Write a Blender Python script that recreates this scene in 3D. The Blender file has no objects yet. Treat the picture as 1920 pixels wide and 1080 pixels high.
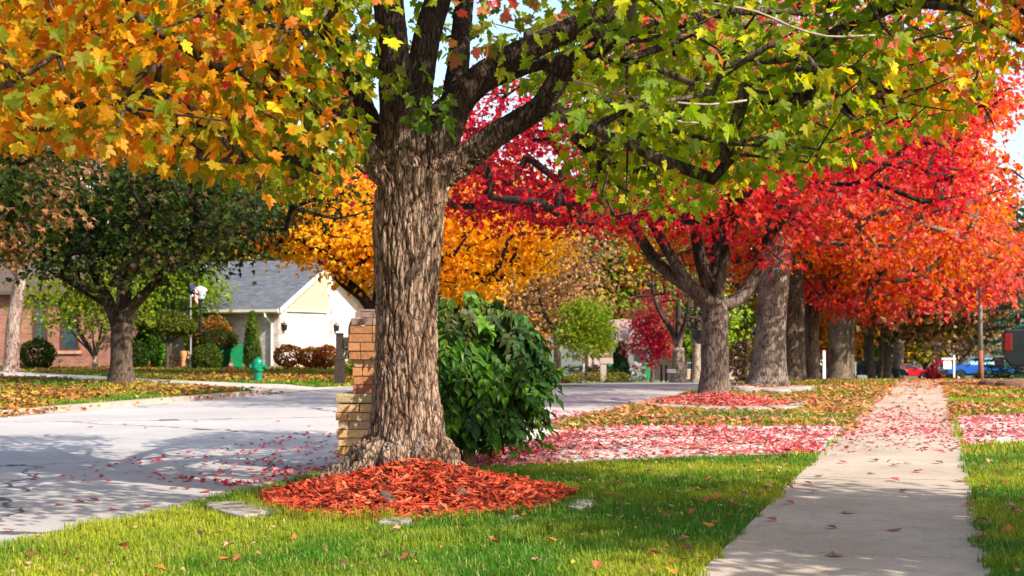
import bpy, bmesh, math, random
import numpy as np
from mathutils import Vector, Matrix
R = math.radians
random.seed(7)
rng = np.random.default_rng(7)
scn = bpy.context.scene
COL = scn.collection

# ------------------------------------------------------------------ camera, sky, sun, exposure
CAMH, FPX, HOR = 1.23, 2667.0, 636.0
cam = bpy.data.cameras.new('camera')
cam.lens = 50.0; cam.sensor_width = 36.0; cam.shift_y = 0.05
cam.clip_start = 0.1; cam.clip_end = 3000
cam.dof.use_dof = True; cam.dof.focus_distance = 11.5; cam.dof.aperture_fstop = 4.0
camo = bpy.data.objects.new('camera', cam); COL.objects.link(camo)
camo.location = (0, 0, CAMH); camo.rotation_euler = (R(90), 0, 0)
scn.camera = camo

SUN_EL, SUN_AZ = 36.0, 130.0                     # azimuth clockwise from +Y
world = bpy.data.worlds.new('World'); scn.world = world; world.use_nodes = True
wn = world.node_tree
bg = wn.nodes['Background']
sky = wn.nodes.new('ShaderNodeTexSky'); sky.sky_type = 'NISHITA'; sky.sun_disc = False
sky.sun_elevation = R(SUN_EL); sky.sun_rotation = R(SUN_AZ); sky.dust_density = 2.0; sky.air_density = 1.0
wn.links.new(sky.outputs[0], bg.inputs[0]); bg.inputs[1].default_value = 0.125
S = np.array([math.sin(R(SUN_AZ))*math.cos(R(SUN_EL)), math.cos(R(SUN_AZ))*math.cos(R(SUN_EL)), math.sin(R(SUN_EL))])
sl = bpy.data.lights.new('sun', 'SUN'); sl.energy = 3.4; sl.angle = R(0.5); sl.color = (1.0, 0.93, 0.82)
so = bpy.data.objects.new('sun', sl); COL.objects.link(so); so.location = (20, -15, 30)
so.rotation_euler = Vector(S).to_track_quat('Z', 'Y').to_euler()
vs = scn.view_settings
vs.view_transform = 'Standard'; vs.look = 'None'; vs.exposure = 1.38; vs.gamma = 1.0; vs.use_curve_mapping = False
scn.cycles.max_bounces = 8; scn.cycles.transmission_bounces = 4; scn.cycles.transparent_max_bounces = 4
scn.cycles.diffuse_bounces = 4; scn.cycles.caustics_reflective = False; scn.cycles.caustics_refractive = False

# ------------------------------------------------------------------ small helpers
def nrm(v): return v/np.maximum(np.linalg.norm(v, axis=-1, keepdims=True), 1e-9)
def sstep(a, b, x):
    x = np.clip((np.asarray(x, float)-a)/(b-a), 0, 1); return x*x*(3-2*x)
def _hash(i, j, k, seed):
    h = (i*374761393 + j*668265263 + k*2147483647 + seed*974634777) & 0xffffffff
    h = ((h ^ (h >> 13))*1274126177) & 0xffffffff
    h = ((h ^ (h >> 16))*2246822519) & 0xffffffff
    return ((h ^ (h >> 15)) & 0xffffff)/float(0xffffff)
def vnoise(p, seed=0):
    p = np.asarray(p, float); f = np.floor(p).astype(np.int64); u = p-f; u = u*u*(3-2*u); out = 0
    for a in (0, 1):
        for b in (0, 1):
            for c in (0, 1):
                w = (u[:, 0] if a else 1-u[:, 0])*(u[:, 1] if b else 1-u[:, 1])*(u[:, 2] if c else 1-u[:, 2])
                out = out+w*_hash(f[:, 0]+a, f[:, 1]+b, f[:, 2]+c, seed)
    return out
def fbm(p, seed=0, oct=4):
    p = np.asarray(p, float); s = 0; a = 1.0; t = 0
    for o in range(oct):
        s = s+a*vnoise(p, seed+o*17); t += a; a *= .5; p = p*2.03
    return s/t
def voronoi(p, seed=0):
    f = np.floor(p).astype(np.int64); d1 = np.full(len(p), 9.); d2 = np.full(len(p), 9.); idv = np.zeros(len(p))
    for a in (-1, 0, 1):
        for b in (-1, 0, 1):
            for c in (-1, 0, 1):
                i, j, k = f[:, 0]+a, f[:, 1]+b, f[:, 2]+c
                q = np.stack([i+_hash(i, j, k, seed), j+_hash(i, j, k, seed+1), k+_hash(i, j, k, seed+2)], 1)
                d = np.linalg.norm(q-p, axis=1); m = d < d1
                d2 = np.where(m, d1, np.minimum(d2, d)); idv = np.where(m, _hash(i, j, k, seed+3), idv); d1 = np.where(m, d, d1)
    return d1, d2, idv

def zt(X, Y):
    """height of the ground: level near the camera and on the left, falling away beyond the rise on the right"""
    X = np.asarray(X, float); Y = np.asarray(Y, float)
    u = X/np.maximum(Y, 1.0)
    sp = lambda x: np.where(x > 30, x, np.log1p(np.exp(np.clip(x/2.0, -40, 15)))*2.0)
    c = -.027*sp(Y-40)
    t = X*.9584-Y*.2854; s = X*.2854+Y*.9584
    ap = -.10*sstep(-16.9, -15.45, t)*(t <= -15.4)*sstep(30.7, 31.5, s)*(1-sstep(38.2, 39.2, s))-.095*(1-sstep(-5.26, -4.3, t))*(t >= -5.3)*sstep(12.6, 13.4, s)*(1-sstep(19.6, 20.4, s))
    return sstep(-.10, .0, u)*c+ap
def z1(x, y): return float(zt(x, y))
def G(px, py, z=0.0):
    Y = FPX*(CAMH-z)/(py-HOR); return np.array([(px-960)/FPX*Y, Y, z])
def W(px, py, Y):
    return np.array([(px-960)/FPX*Y, Y, CAMH+(HOR-py)/FPX*Y])
DV = np.array([.2854, .9584]); NV = np.array([.9584, -.2854])      # along / across the street
def ST(s, t): return s*DV+t*NV
def toT(X, Y): return X*NV[0]+Y*NV[1]
def toS(X, Y): return X*DV[0]+Y*DV[1]
def inpoly(X, Y, poly):
    n = len(poly); r = np.zeros(np.shape(X), bool)
    for i in range(n):
        x0, y0 = poly[i][:2]; x1, y1 = poly[(i+1) % n][:2]
        c = ((y0 > Y) != (y1 > Y)) & (X < (x1-x0)*(Y-y0)/((y1-y0) if y1 != y0 else 1e-9)+x0)
        r ^= c
    return r

# ------------------------------------------------------------------ materials
MATS = {}
def _nt(name):
    m = bpy.data.materials.new(name); m.use_nodes = True; nt = m.node_tree
    return m, nt, nt.nodes['Principled BSDF']
def mat(name, col, rough=.7, var=.25, scale=6.0, bump=.0, metal=0.0, spec=.3, col2=None, stretch=(1, 1, 1), detail=6, bscale=None, coat=0.0):
    if name in MATS: return MATS[name]
    m, nt, b = _nt(name); N = nt.nodes; L = nt.links
    tc = N.new('ShaderNodeTexCoord'); mp = N.new('ShaderNodeMapping'); mp.inputs['Scale'].default_value = stretch
    L.new(tc.outputs['Object'], mp.inputs[0])
    nz = N.new('ShaderNodeTexNoise'); nz.inputs['Scale'].default_value = scale; nz.inputs['Detail'].default_value = detail
    L.new(mp.outputs[0], nz.inputs['Vector'])
    rp = N.new('ShaderNodeValToRGB'); e = rp.color_ramp.elements
    c2 = col2 if col2 else tuple(min(1, c*(1+var)) for c in col)
    c1 = tuple(c*(1-var) for c in col) if not col2 else col
    e[0].position = .3; e[1].position = .7; e[0].color = (*c1, 1); e[1].color = (*c2, 1)
    L.new(nz.outputs[0], rp.inputs[0]); L.new(rp.outputs[0], b.inputs['Base Color'])
    b.inputs['Roughness'].default_value = rough; b.inputs['Metallic'].default_value = metal
    b.inputs['Specular IOR Level'].default_value = spec; b.inputs['Coat Weight'].default_value = coat
    if bump > 0:
        n2 = N.new('ShaderNodeTexNoise'); n2.inputs['Scale'].default_value = bscale or scale*4; n2.inputs['Detail'].default_value = 8
        L.new(mp.outputs[0], n2.inputs['Vector'])
        bp = N.new('ShaderNodeBump'); bp.inputs['Strength'].default_value = bump; bp.inputs['Distance'].default_value = .02
        L.new(n2.outputs[0], bp.inputs['Height']); L.new(bp.outputs[0], b.inputs['Normal'])
    MATS[name] = m; return m
def leaf_mat(name, transl=.45, spec=.25, rough=.5):
    if name in MATS: return MATS[name]
    m, nt, b = _nt(name); N = nt.nodes; L = nt.links
    at = N.new('ShaderNodeAttribute'); at.attribute_name = 'col'
    L.new(at.outputs['Color'], b.inputs['Base Color']); b.inputs['Roughness'].default_value = rough
    b.inputs['Specular IOR Level'].default_value = spec
    tr = N.new('ShaderNodeBsdfTranslucent'); hs = N.new('ShaderNodeHueSaturation')
    hs.inputs['Value'].default_value = 1.25; hs.inputs['Saturation'].default_value = 1.05
    L.new(at.outputs['Color'], hs.inputs['Color']); L.new(hs.outputs[0], tr.inputs['Color'])
    mx = N.new('ShaderNodeMixShader'); mx.inputs[0].default_value = transl
    L.new(b.outputs[0], mx.inputs[1]); L.new(tr.outputs[0], mx.inputs[2])
    L.new(mx.outputs[0], N['Material Output'].inputs['Surface'])
    MATS[name] = m; return m
def attr_mat(name, rough=.85, spec=.2, bump=0.0, scale=60.0, stretch=(1, 1, 1), var=.3, crack=None):
    if name in MATS: return MATS[name]
    m, nt, b = _nt(name); N = nt.nodes; L = nt.links
    at = N.new('ShaderNodeAttribute'); at.attribute_name = 'col'
    tc = N.new('ShaderNodeTexCoord'); mp = N.new('ShaderNodeMapping'); mp.inputs['Scale'].default_value = stretch
    L.new(tc.outputs['Object'], mp.inputs[0])
    nz = N.new('ShaderNodeTexNoise'); nz.inputs['Scale'].default_value = scale; nz.inputs['Detail'].default_value = 8
    L.new(mp.outputs[0], nz.inputs['Vector'])
    mr = N.new('ShaderNodeMapRange'); mr.inputs[1].default_value = .3; mr.inputs[2].default_value = .7
    mr.inputs[3].default_value = 1-var; mr.inputs[4].default_value = 1+var
    L.new(nz.outputs[0], mr.inputs[0])
    mu = N.new('ShaderNodeMix'); mu.data_type = 'RGBA'; mu.blend_type = 'MULTIPLY'; mu.inputs[0].default_value = 1
    L.new(at.outputs['Color'], mu.inputs[6]); L.new(mr.outputs[0], mu.inputs[7])
    out = mu.outputs[2]; hgt = nz.outputs[0]
    if crack:
        nw = N.new('ShaderNodeTexNoise'); nw.inputs['Scale'].default_value = 9; nw.inputs['Detail'].default_value = 5; L.new(tc.outputs['Object'], nw.inputs['Vector'])
        vm = N.new('ShaderNodeVectorMath'); vm.operation = 'MULTIPLY_ADD'; L.new(nw.outputs['Color'], vm.inputs[0]); vm.inputs[1].default_value = (.07, .07, .16); L.new(tc.outputs['Object'], vm.inputs[2])
        m3 = N.new('ShaderNodeMapping'); m3.inputs['Scale'].default_value = crack; L.new(vm.outputs[0], m3.inputs[0])
        vo = N.new('ShaderNodeTexVoronoi'); vo.feature = 'DISTANCE_TO_EDGE'; vo.inputs['Scale'].default_value = 1.0; L.new(m3.outputs[0], vo.inputs['Vector'])
        cr = N.new('ShaderNodeMapRange'); cr.inputs[1].default_value = .0; cr.inputs[2].default_value = .13; cr.inputs[3].default_value = .22; cr.inputs[4].default_value = 1.0; L.new(vo.outputs[0], cr.inputs[0])
        m4 = N.new('ShaderNodeMix'); m4.data_type = 'RGBA'; m4.blend_type = 'MULTIPLY'; m4.inputs[0].default_value = 1; L.new(out, m4.inputs[6]); L.new(cr.outputs[0], m4.inputs[7]); out = m4.outputs[2]
        ad = N.new('ShaderNodeMath'); ad.operation = 'MULTIPLY_ADD'; L.new(cr.outputs[0], ad.inputs[0]); ad.inputs[1].default_value = 1.2; L.new(nz.outputs[0], ad.inputs[2]); hgt = ad.outputs[0]
    L.new(out, b.inputs['Base Color'])
    b.inputs['Roughness'].default_value = rough; b.inputs['Specular IOR Level'].default_value = spec
    if bump > 0:
        bp = N.new('ShaderNodeBump'); bp.inputs['Strength'].default_value = bump; bp.inputs['Distance'].default_value = .012
        L.new(hgt, bp.inputs['Height']); L.new(bp.outputs[0], b.inputs['Normal'])
    MATS[name] = m; return m
def brick_mat(name, c1, c2, mortar, scale=1.0, bw=.2, bh=.067, mort=.01, stain=None):
    """running bond over walls of any heading: u along the wall, v up"""
    if name in MATS: return MATS[name]
    m, nt, b = _nt(name); N = nt.nodes; L = nt.links
    tc = N.new('ShaderNodeTexCoord'); sep = N.new('ShaderNodeSeparateXYZ'); L.new(tc.outputs['Object'], sep.inputs[0])
    ad = N.new('ShaderNodeMath'); ad.operation = 'ADD'; L.new(sep.outputs[0], ad.inputs[0]); L.new(sep.outputs[1], ad.inputs[1])
    cb = N.new('ShaderNodeCombineXYZ'); L.new(ad.outputs[0], cb.inputs[0]); L.new(sep.outputs[2], cb.inputs[1])
    br = N.new('ShaderNodeTexBrick'); L.new(cb.outputs[0], br.inputs['Vector'])
    br.inputs['Color1'].default_value = (*c1, 1); br.inputs['Color2'].default_value = (*c2, 1); br.inputs['Mortar'].default_value = (*mortar, 1)
    br.inputs['Scale'].default_value = scale; br.inputs['Brick Width'].default_value = bw; br.inputs['Row Height'].default_value = bh
    br.inputs['Mortar Size'].default_value = mort; br.inputs['Bias'].default_value = -.1
    nz = N.new('ShaderNodeTexNoise'); nz.inputs['Scale'].default_value = 3; nz.inputs['Detail'].default_value = 8
    L.new(tc.outputs['Object'], nz.inputs['Vector'])
    mr = N.new('ShaderNodeMapRange'); mr.inputs[1].default_value = .3; mr.inputs[2].default_value = .7; mr.inputs[3].default_value = .75; mr.inputs[4].default_value = 1.2
    L.new(nz.outputs[0], mr.inputs[0])
    mu = N.new('ShaderNodeMix'); mu.data_type = 'RGBA'; mu.blend_type = 'MULTIPLY'; mu.inputs[0].default_value = 1
    L.new(br.outputs[0], mu.inputs[6]); L.new(mr.outputs[0], mu.inputs[7]); L.new(mu.outputs[2], b.inputs['Base Color'])
    bp = N.new('ShaderNodeBump'); bp.invert = True; bp.inputs['Strength'].default_value = .4; bp.inputs['Distance'].default_value = .01
    L.new(br.outputs['Fac'], bp.inputs['Height']); L.new(bp.outputs[0], b.inputs['Normal'])
    b.inputs['Roughness'].default_value = .85; MATS[name] = m; return m
def lawn_mat():
    m, nt, b = _nt('lawn'); N = nt.nodes; L = nt.links
    tc = N.new('ShaderNodeTexCoord')
    n1 = N.new('ShaderNodeTexNoise'); n1.inputs['Scale'].default_value = .7; n1.inputs['Detail'].default_value = 5
    n2 = N.new('ShaderNodeTexNoise'); n2.inputs['Scale'].default_value = 40; n2.inputs['Detail'].default_value = 8
    for n in (n1, n2): L.new(tc.outputs['Object'], n.inputs['Vector'])
    r1 = N.new('ShaderNodeValToRGB'); e = r1.color_ramp.elements; e[0].position = .35; e[1].position = .68
    e[0].color = (.06, .10, .012, 1); e[1].color = (.15, .16, .02, 1)
    L.new(n1.outputs[0], r1.inputs[0])
    mr = N.new('ShaderNodeMapRange'); mr.inputs[1].default_value = .3; mr.inputs[2].default_value = .7; mr.inputs[3].default_value = .5; mr.inputs[4].default_value = 1.3
    L.new(n2.outputs[0], mr.inputs[0])
    mu = N.new('ShaderNodeMix'); mu.data_type = 'RGBA'; mu.blend_type = 'MULTIPLY'; mu.inputs[0].default_value = 1
    L.new(r1.outputs[0], mu.inputs[6]); L.new(mr.outputs[0], mu.inputs[7]); L.new(mu.outputs[2], b.inputs['Base Color'])
    b.inputs['Roughness'].default_value = .9; b.inputs['Specular IOR Level'].default_value = .1
    bp = N.new('ShaderNodeBump'); bp.inputs['Strength'].default_value = .6; bp.inputs['Distance'].default_value = .03
    L.new(n2.outputs[0], bp.inputs['Height']); L.new(bp.outputs[0], b.inputs['Normal'])
    return m
def paving_mat(name, ca, cb, cc, grain=180.0, big=.8, crack=0.0):
    m, nt, b = _nt(name); N = nt.nodes; L = nt.links
    tc = N.new('ShaderNodeTexCoord')
    def noise(s, d=6):
        n = N.new('ShaderNodeTexNoise'); n.inputs['Scale'].default_value = s; n.inputs['Detail'].default_value = d
        L.new(tc.outputs['Object'], n.inputs['Vector']); return n
    n1 = noise(big); n2 = noise(grain, 3); n3 = noise(7, 8)
    r1 = N.new('ShaderNodeValToRGB'); e = r1.color_ramp.elements; e[0].position = .33; e[1].position = .67; e[0].color = (*ca, 1); e[1].color = (*cb, 1)
    L.new(n1.outputs[0], r1.inputs[0])
    r3 = N.new('ShaderNodeValToRGB'); e = r3.color_ramp.elements; e[0].position = .52; e[1].position = .75; e[0].color = (0, 0, 0, 1); e[1].color = (.55, .55, .55, 1)
    L.new(n3.outputs[0], r3.inputs[0])
    m1 = N.new('ShaderNodeMix'); m1.data_type = 'RGBA'; L.new(r3.outputs[0], m1.inputs[0]); L.new(r1.outputs[0], m1.inputs[6]); m1.inputs[7].default_value = (*cc, 1)
    mr = N.new('ShaderNodeMapRange'); mr.inputs[1].default_value = .3; mr.inputs[2].default_value = .7; mr.inputs[3].default_value = .70; mr.inputs[4].default_value = 1.25
    L.new(n2.outputs[0], mr.inputs[0])
    mu = N.new('ShaderNodeMix'); mu.data_type = 'RGBA'; mu.blend_type = 'MULTIPLY'; mu.inputs[0].default_value = 1
    L.new(m1.outputs[2], mu.inputs[6]); L.new(mr.outputs[0], mu.inputs[7])
    out = mu.outputs[2]
    if crack:
        vo = N.new('ShaderNodeTexVoronoi'); vo.feature = 'DISTANCE_TO_EDGE'; vo.inputs['Scale'].default_value = .16
        nw = noise(1.5, 4); vm = N.new('ShaderNodeVectorMath'); vm.operation = 'MULTIPLY_ADD'
        L.new(nw.outputs['Color'], vm.inputs[0]); vm.inputs[1].default_value = (1.2, 1.2, 0); L.new(tc.outputs['Object'], vm.inputs[2])
        L.new(vm.outputs[0], vo.inputs['Vector'])
        lt = N.new('ShaderNodeMath'); lt.operation = 'LESS_THAN'; lt.inputs[1].default_value = .0034; L.new(vo.outputs[0], lt.inputs[0])
        m2 = N.new('ShaderNodeMix'); m2.data_type = 'RGBA'; L.new(lt.outputs[0], m2.inputs[0]); L.new(out, m2.inputs[6]); m2.inputs[7].default_value = (.09, .09, .09, 1)
        out = m2.outputs[2]
    L.new(out, b.inputs['Base Color']); b.inputs['Roughness'].default_value = .88; b.inputs['Specular IOR Level'].default_value = .25
    bp = N.new('ShaderNodeBump'); bp.inputs['Strength'].default_value = .25; bp.inputs['Distance'].default_value = .004
    L.new(n2.outputs[0], bp.inputs['Height']); L.new(bp.outputs[0], b.inputs['Normal'])
    return m
LEAF = leaf_mat('leaf', .6); GRASS = leaf_mat('grass_blade', .3, .2, .6); DRY = leaf_mat('fallen_leaf', .15, .2, .7); FAR_LEAF = leaf_mat('far_leaf', .35, .15, .6)
BARK = attr_mat('bark_attr', .9, .15, .6, 45, (1, 1, .3), .3, (15, 15, 2.6))
WHITE = mat('white_paint', (.75, .73, .68), .6, .06); CREAM = mat('cream_trim', (.72, .66, .52), .6, .06)
BLACK = mat('black_paint', (.012, .012, .014), .4, .2); GLASS = mat('dark_glass', (.03, .05, .06), .06, .3, spec=.8)
STONE = mat('stone', (.26, .23, .2), .9, .3, 9, .5); WOODB = mat('brown_wood', (.035, .022, .017), .6, .3, 8, .2)

# ------------------------------------------------------------------ object helpers
def tag(o, label=None, cat=None, group=None, kind=None):
    if label: o['label'] = label
    if cat: o['category'] = cat
    if group: o['group'] = group
    if kind: o['kind'] = kind
    return o
def thing(name, label, cat, loc=(0, 0, 0), rz=0.0, group=None):
    o = bpy.data.objects.new(name, None); COL.objects.link(o); o.empty_display_size = .2
    o.location = loc; o.rotation_euler = (0, 0, rz); return tag(o, label, cat, group)
def np_mesh(name, V, F, material, parent=None, col=None, smooth=False):
    """F: (n,k) array of equal-sized faces or list of such arrays"""
    Fs = F if isinstance(F, list) else [F]
    Fs = [f for f in Fs if len(f)]
    me = bpy.data.meshes.new(name); V = np.asarray(V, np.float32)
    me.vertices.add(len(V)); me.vertices.foreach_set('co', V.ravel())
    li = np.concatenate([np.asarray(f, np.int32).ravel() for f in Fs]); ln = np.concatenate([np.full(len(f), f.shape[1], np.int32) for f in Fs])
    me.loops.add(len(li)); me.loops.foreach_set('vertex_index', li)
    st = np.concatenate([[0], np.cumsum(ln)[:-1]]).astype(np.int32)
    me.polygons.add(len(ln)); me.polygons.foreach_set('loop_start', st)
    try: me.polygons.foreach_set('loop_total', ln)
    except Exception: pass
    me.polygons.foreach_set('use_smooth', np.full(len(ln), bool(smooth)))
    me.update(calc_edges=True)
    if col is not None:
        a = me.attributes.new('col', 'FLOAT_COLOR', 'POINT')
        c = np.ones((len(V), 4), np.float32); c[:, :3] = col; a.data.foreach_set('color', c.ravel())
    me.materials.append(material)
    o = bpy.data.objects.new(name, me); COL.objects.link(o)
    if parent: o.parent = parent
    return o
class MB:
    def __init__(s): s.v = []; s.f = []
    def add(s, V, F):
        b = len(s.v); s.v += [tuple(map(float, p)) for p in V]; s.f += [tuple(b+i for i in f) for f in F]; return s
    def box(s, c, d, rz=0, taper=1.0, rx=0.0, ry=0.0):
        c = Vector(c); h = Vector(d)/2; M = Matrix.Rotation(rz, 3, 'Z') @ Matrix.Rotation(ry, 3, 'Y') @ Matrix.Rotation(rx, 3, 'X'); V = []
        for z in (-1, 1):
            k = taper if z > 0 else 1
            for x, y in ((-1, -1), (1, -1), (1, 1), (-1, 1)): V.append(c+M @ Vector((x*h.x*k, y*h.y*k, z*h.z)))
        return s.add(V, [(3, 2, 1, 0), (4, 5, 6, 7), (0, 1, 5, 4), (1, 2, 6, 5), (2, 3, 7, 6), (3, 0, 4, 7)])
    def prism(s, poly, a0, a1, axis='y'):
        n = len(poly); V = []
        for a in (a0, a1):
            for p in poly:
                V.append({'y': (p[0], a, p[1]), 'x': (a, p[0], p[1]), 'z': (p[0], p[1], a)}[axis])
        F = [tuple(range(n)), tuple(range(2*n-1, n-1, -1))]+[(i, i+n, (i+1) % n+n, (i+1) % n) for i in range(n)]
        return s.add(V, F)
    def lathe(s, prof, c=(0, 0, 0), n=20, axis='z'):
        V = []; F = []
        for r, h in prof:
            for i in range(n):
                a = 2*math.pi*i/n; x, y = r*math.cos(a), r*math.sin(a)
                p = {'z': (x, y, h), 'x': (h, x, y), 'y': (x, h, y)}[axis]; V.append((p[0]+c[0], p[1]+c[1], p[2]+c[2]))
        m = len(prof)
        for j in range(m-1):
            for i in range(n): F.append((j*n+i, j*n+(i+1) % n, (j+1)*n+(i+1) % n, (j+1)*n+i))
        F.append(tuple(range(n-1, -1, -1))); F.append(tuple((m-1)*n+i for i in range(n)))
        return s.add(V, F)
    def tube(s, pts, rad, n=8):
        V, F = tube(np.array(pts, float), np.broadcast_to(np.array(rad, float), (len(pts),)), n); return s.add(V, F)
    def build(s, name, m, parent=None, bevel=0.0, smooth=False, loc=None):
        me = bpy.data.meshes.new(name); me.from_pydata(s.v, [], s.f); me.update()
        bm = bmesh.new(); bm.from_mesh(me); bmesh.ops.recalc_face_normals(bm, faces=bm.faces)
        if bevel > 0:
            es = [e for e in bm.edges if len(e.link_faces) == 2 and e.calc_face_angle(0) > .5]
            bmesh.ops.bevel(bm, geom=es, offset=bevel, segments=2, affect='EDGES', profile=.6)
        bm.to_mesh(me); bm.free()
        if smooth:
            for p in me.polygons: p.use_smooth = True
        me.materials.append(m); o = bpy.data.objects.new(name, me); COL.objects.link(o)
        if parent: o.parent = parent
        if loc: o.location = loc
        return o
def tube(P, rad, n, cap=True):
    m = len(P); T = np.zeros_like(P); T[1:-1] = P[2:]-P[:-2]; T[0] = P[1]-P[0]; T[-1] = P[-1]-P[-2]; T = nrm(T)
    a = np.array([1., 0, 0]) if abs(T[0][0]) < .8 else np.array([0, 1., 0]); X = nrm(a-T[0]*(a@T[0])); ang = np.arange(n)*2*np.pi/n; V = []
    for i in range(m):
        X = X-T[i]*(X@T[i]); X = X/max(np.linalg.norm(X), 1e-9); Yv = np.cross(T[i], X)
        V.append(P[i]+rad[i]*(np.cos(ang)[:, None]*X+np.sin(ang)[:, None]*Yv))
    V = np.concatenate(V); F = []
    for j in range(m-1):
        for i in range(n): F.append((j*n+i, j*n+(i+1) % n, (j+1)*n+(i+1) % n, (j+1)*n+i))
    if cap: F.append(tuple(range(n-1, -1, -1))); F.append(tuple((m-1)*n+i for i in range(n)))
    return V, F
def crspline(P, step=.25):
    P = np.array(P, float)
    if len(P) < 3:
        n = max(2, int(np.linalg.norm(P[-1]-P[0])/step)+1); return P[0]+(P[-1]-P[0])*np.linspace(0, 1, n)[:, None]
    Q = np.vstack([2*P[0]-P[1], P, 2*P[-1]-P[-2]]); out = []
    for i in range(1, len(Q)-2):
        n = max(2, int(np.linalg.norm(Q[i+1]-Q[i])/step)+1); t = np.linspace(0, 1, n, endpoint=False)[:, None]
        a, b, c, d = Q[i-1], Q[i], Q[i+1], Q[i+2]
        out.append(.5*(2*b+(c-a)*t+(2*a-5*b+4*c-d)*t*t+(3*b-a-3*c+d)*t**3))
    return np.vstack(out+[P[-1:]])

# ------------------------------------------------------------------ leaves
def fan(outline, cz=-.05, curl=.22):
    O = np.array(outline, float); c = np.array([[0, .35]]); P = np.vstack([c, O])
    z = .22*np.abs(P[:, 0])-curl*np.clip(P[:, 1]-.2, 0, None)**2-.18*P[:, 0]**2; z[0] += cz
    n = len(O); F = np.array([[0, 1+i, 1+(i+1) % n] for i in range(n)])
    V = np.c_[P[:, 0], P[:, 1], z]; return V, F
_h = [(.22, -.10), (.40, -.03), (.35, .15), (.52, .24), (.62, .50), (.28, .47), (.33, .70), (.14, .76)]
MAPLE = fan([(0, 0)]+_h+[(0, 1.02)]+[(-x, y) for x, y in _h[::-1]])
_m = [(.34, -.04), (.27, .18), (.58, .48), (.2, .48)]
MIDLEAF = fan([(0, 0)]+_m+[(0, 1.0)]+[(-x, y) for x, y in _m[::-1]])
_s = [(.5, .1), (.3, .6)]
SIMPLE = (np.array([(0, 0, 0), (.5, .18, .14), (.26, .62, .08), (0, 1, -.16), (-.26, .62, .08), (-.5, .18, .14)]), np.array([[0, 1, 2], [0, 2, 3], [0, 3, 4], [0, 4, 5]]))
LEAFLET = (np.array([(0, 0, 0), (.2, .25, .07), (.17, .6, .05), (0, 1, -.2), (-.17, .6, .05), (-.2, .25, .07), (0, .4, -.02)]),
           np.array([[0, 1, 6], [1, 2, 6], [2, 3, 6], [3, 4, 6], [4, 5, 6], [5, 0, 6]]))
NEEDLE = (np.array([(-.09, 0, 0), (.09, 0, 0), (.12, .5, .05), (-.12, .5, .05), (0, 1, -.08)]), np.array([[0, 1, 2], [0, 2, 3], [3, 2, 4]]))
def place(tpl, P, size, tip, nor, r=rng):
    V0, F0 = tpl; n = len(P); y = nrm(tip); z = nor-y*np.sum(nor*y, 1, keepdims=True); z = nrm(z); x = np.cross(y, z)
    size = np.broadcast_to(np.asarray(size, float), (n,)); cu = r.uniform(.2, 2.6, n)
    wx = r.uniform(.82, 1.1, n)
    V = P[:, None, :]+size[:, None, None]*((V0[None, :, 0:1]*wx[:, None, None])*x[:, None, :]+V0[None, :, 1:2]*y[:, None, :]+(V0[None, :, 2:3]*cu[:, None, None])*z[:, None, :])
    F = F0[None]+(np.arange(n)*len(V0))[:, None, None]
    return V.reshape(-1, 3), F.reshape(-1, F0.shape[1])
def pal(cols, nscale=.8, seed=3, jit=.25, spread=.35):
    """colours picked along the list by a patchy noise in space plus a random part, so neighbours differ but patches hold together"""
    C = np.array(cols, float)
    def f(P, r=rng):
        k = fbm(P*nscale, seed, 3); k = np.clip((k-.5)*2.2+.5, 0, 1)
        k = np.clip(k+r.normal(0, spread, len(P))*.6, 0, .999)*(len(C)-1); i = k.astype(int); u = (k-i)[:, None]
        c = C[i]*(1-u)+C[np.minimum(i+1, len(C)-1)]*u
        return c*r.uniform(1-jit, 1+jit, (len(P), 1))*r.uniform(.92, 1.08, (len(P), 3))
    return f
GREEN = (.13, .20, .012); DKGREEN = (.028, .06, .008); YGREEN = (.26, .30, .015); OLIVE = (.26, .20, .012); YELLOW = (.90, .56, .025); GOLD = (.90, .46, .018)
ORANGE = (.62, .17, .01); DORANGE = (.45, .09, .008); RED = (.52, .022, .018); CRIM = (.42, .012, .025); PINK = (.66, .09, .085); BROWN = (.16, .06, .025); SALMON = (.68, .17, .10)

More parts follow.
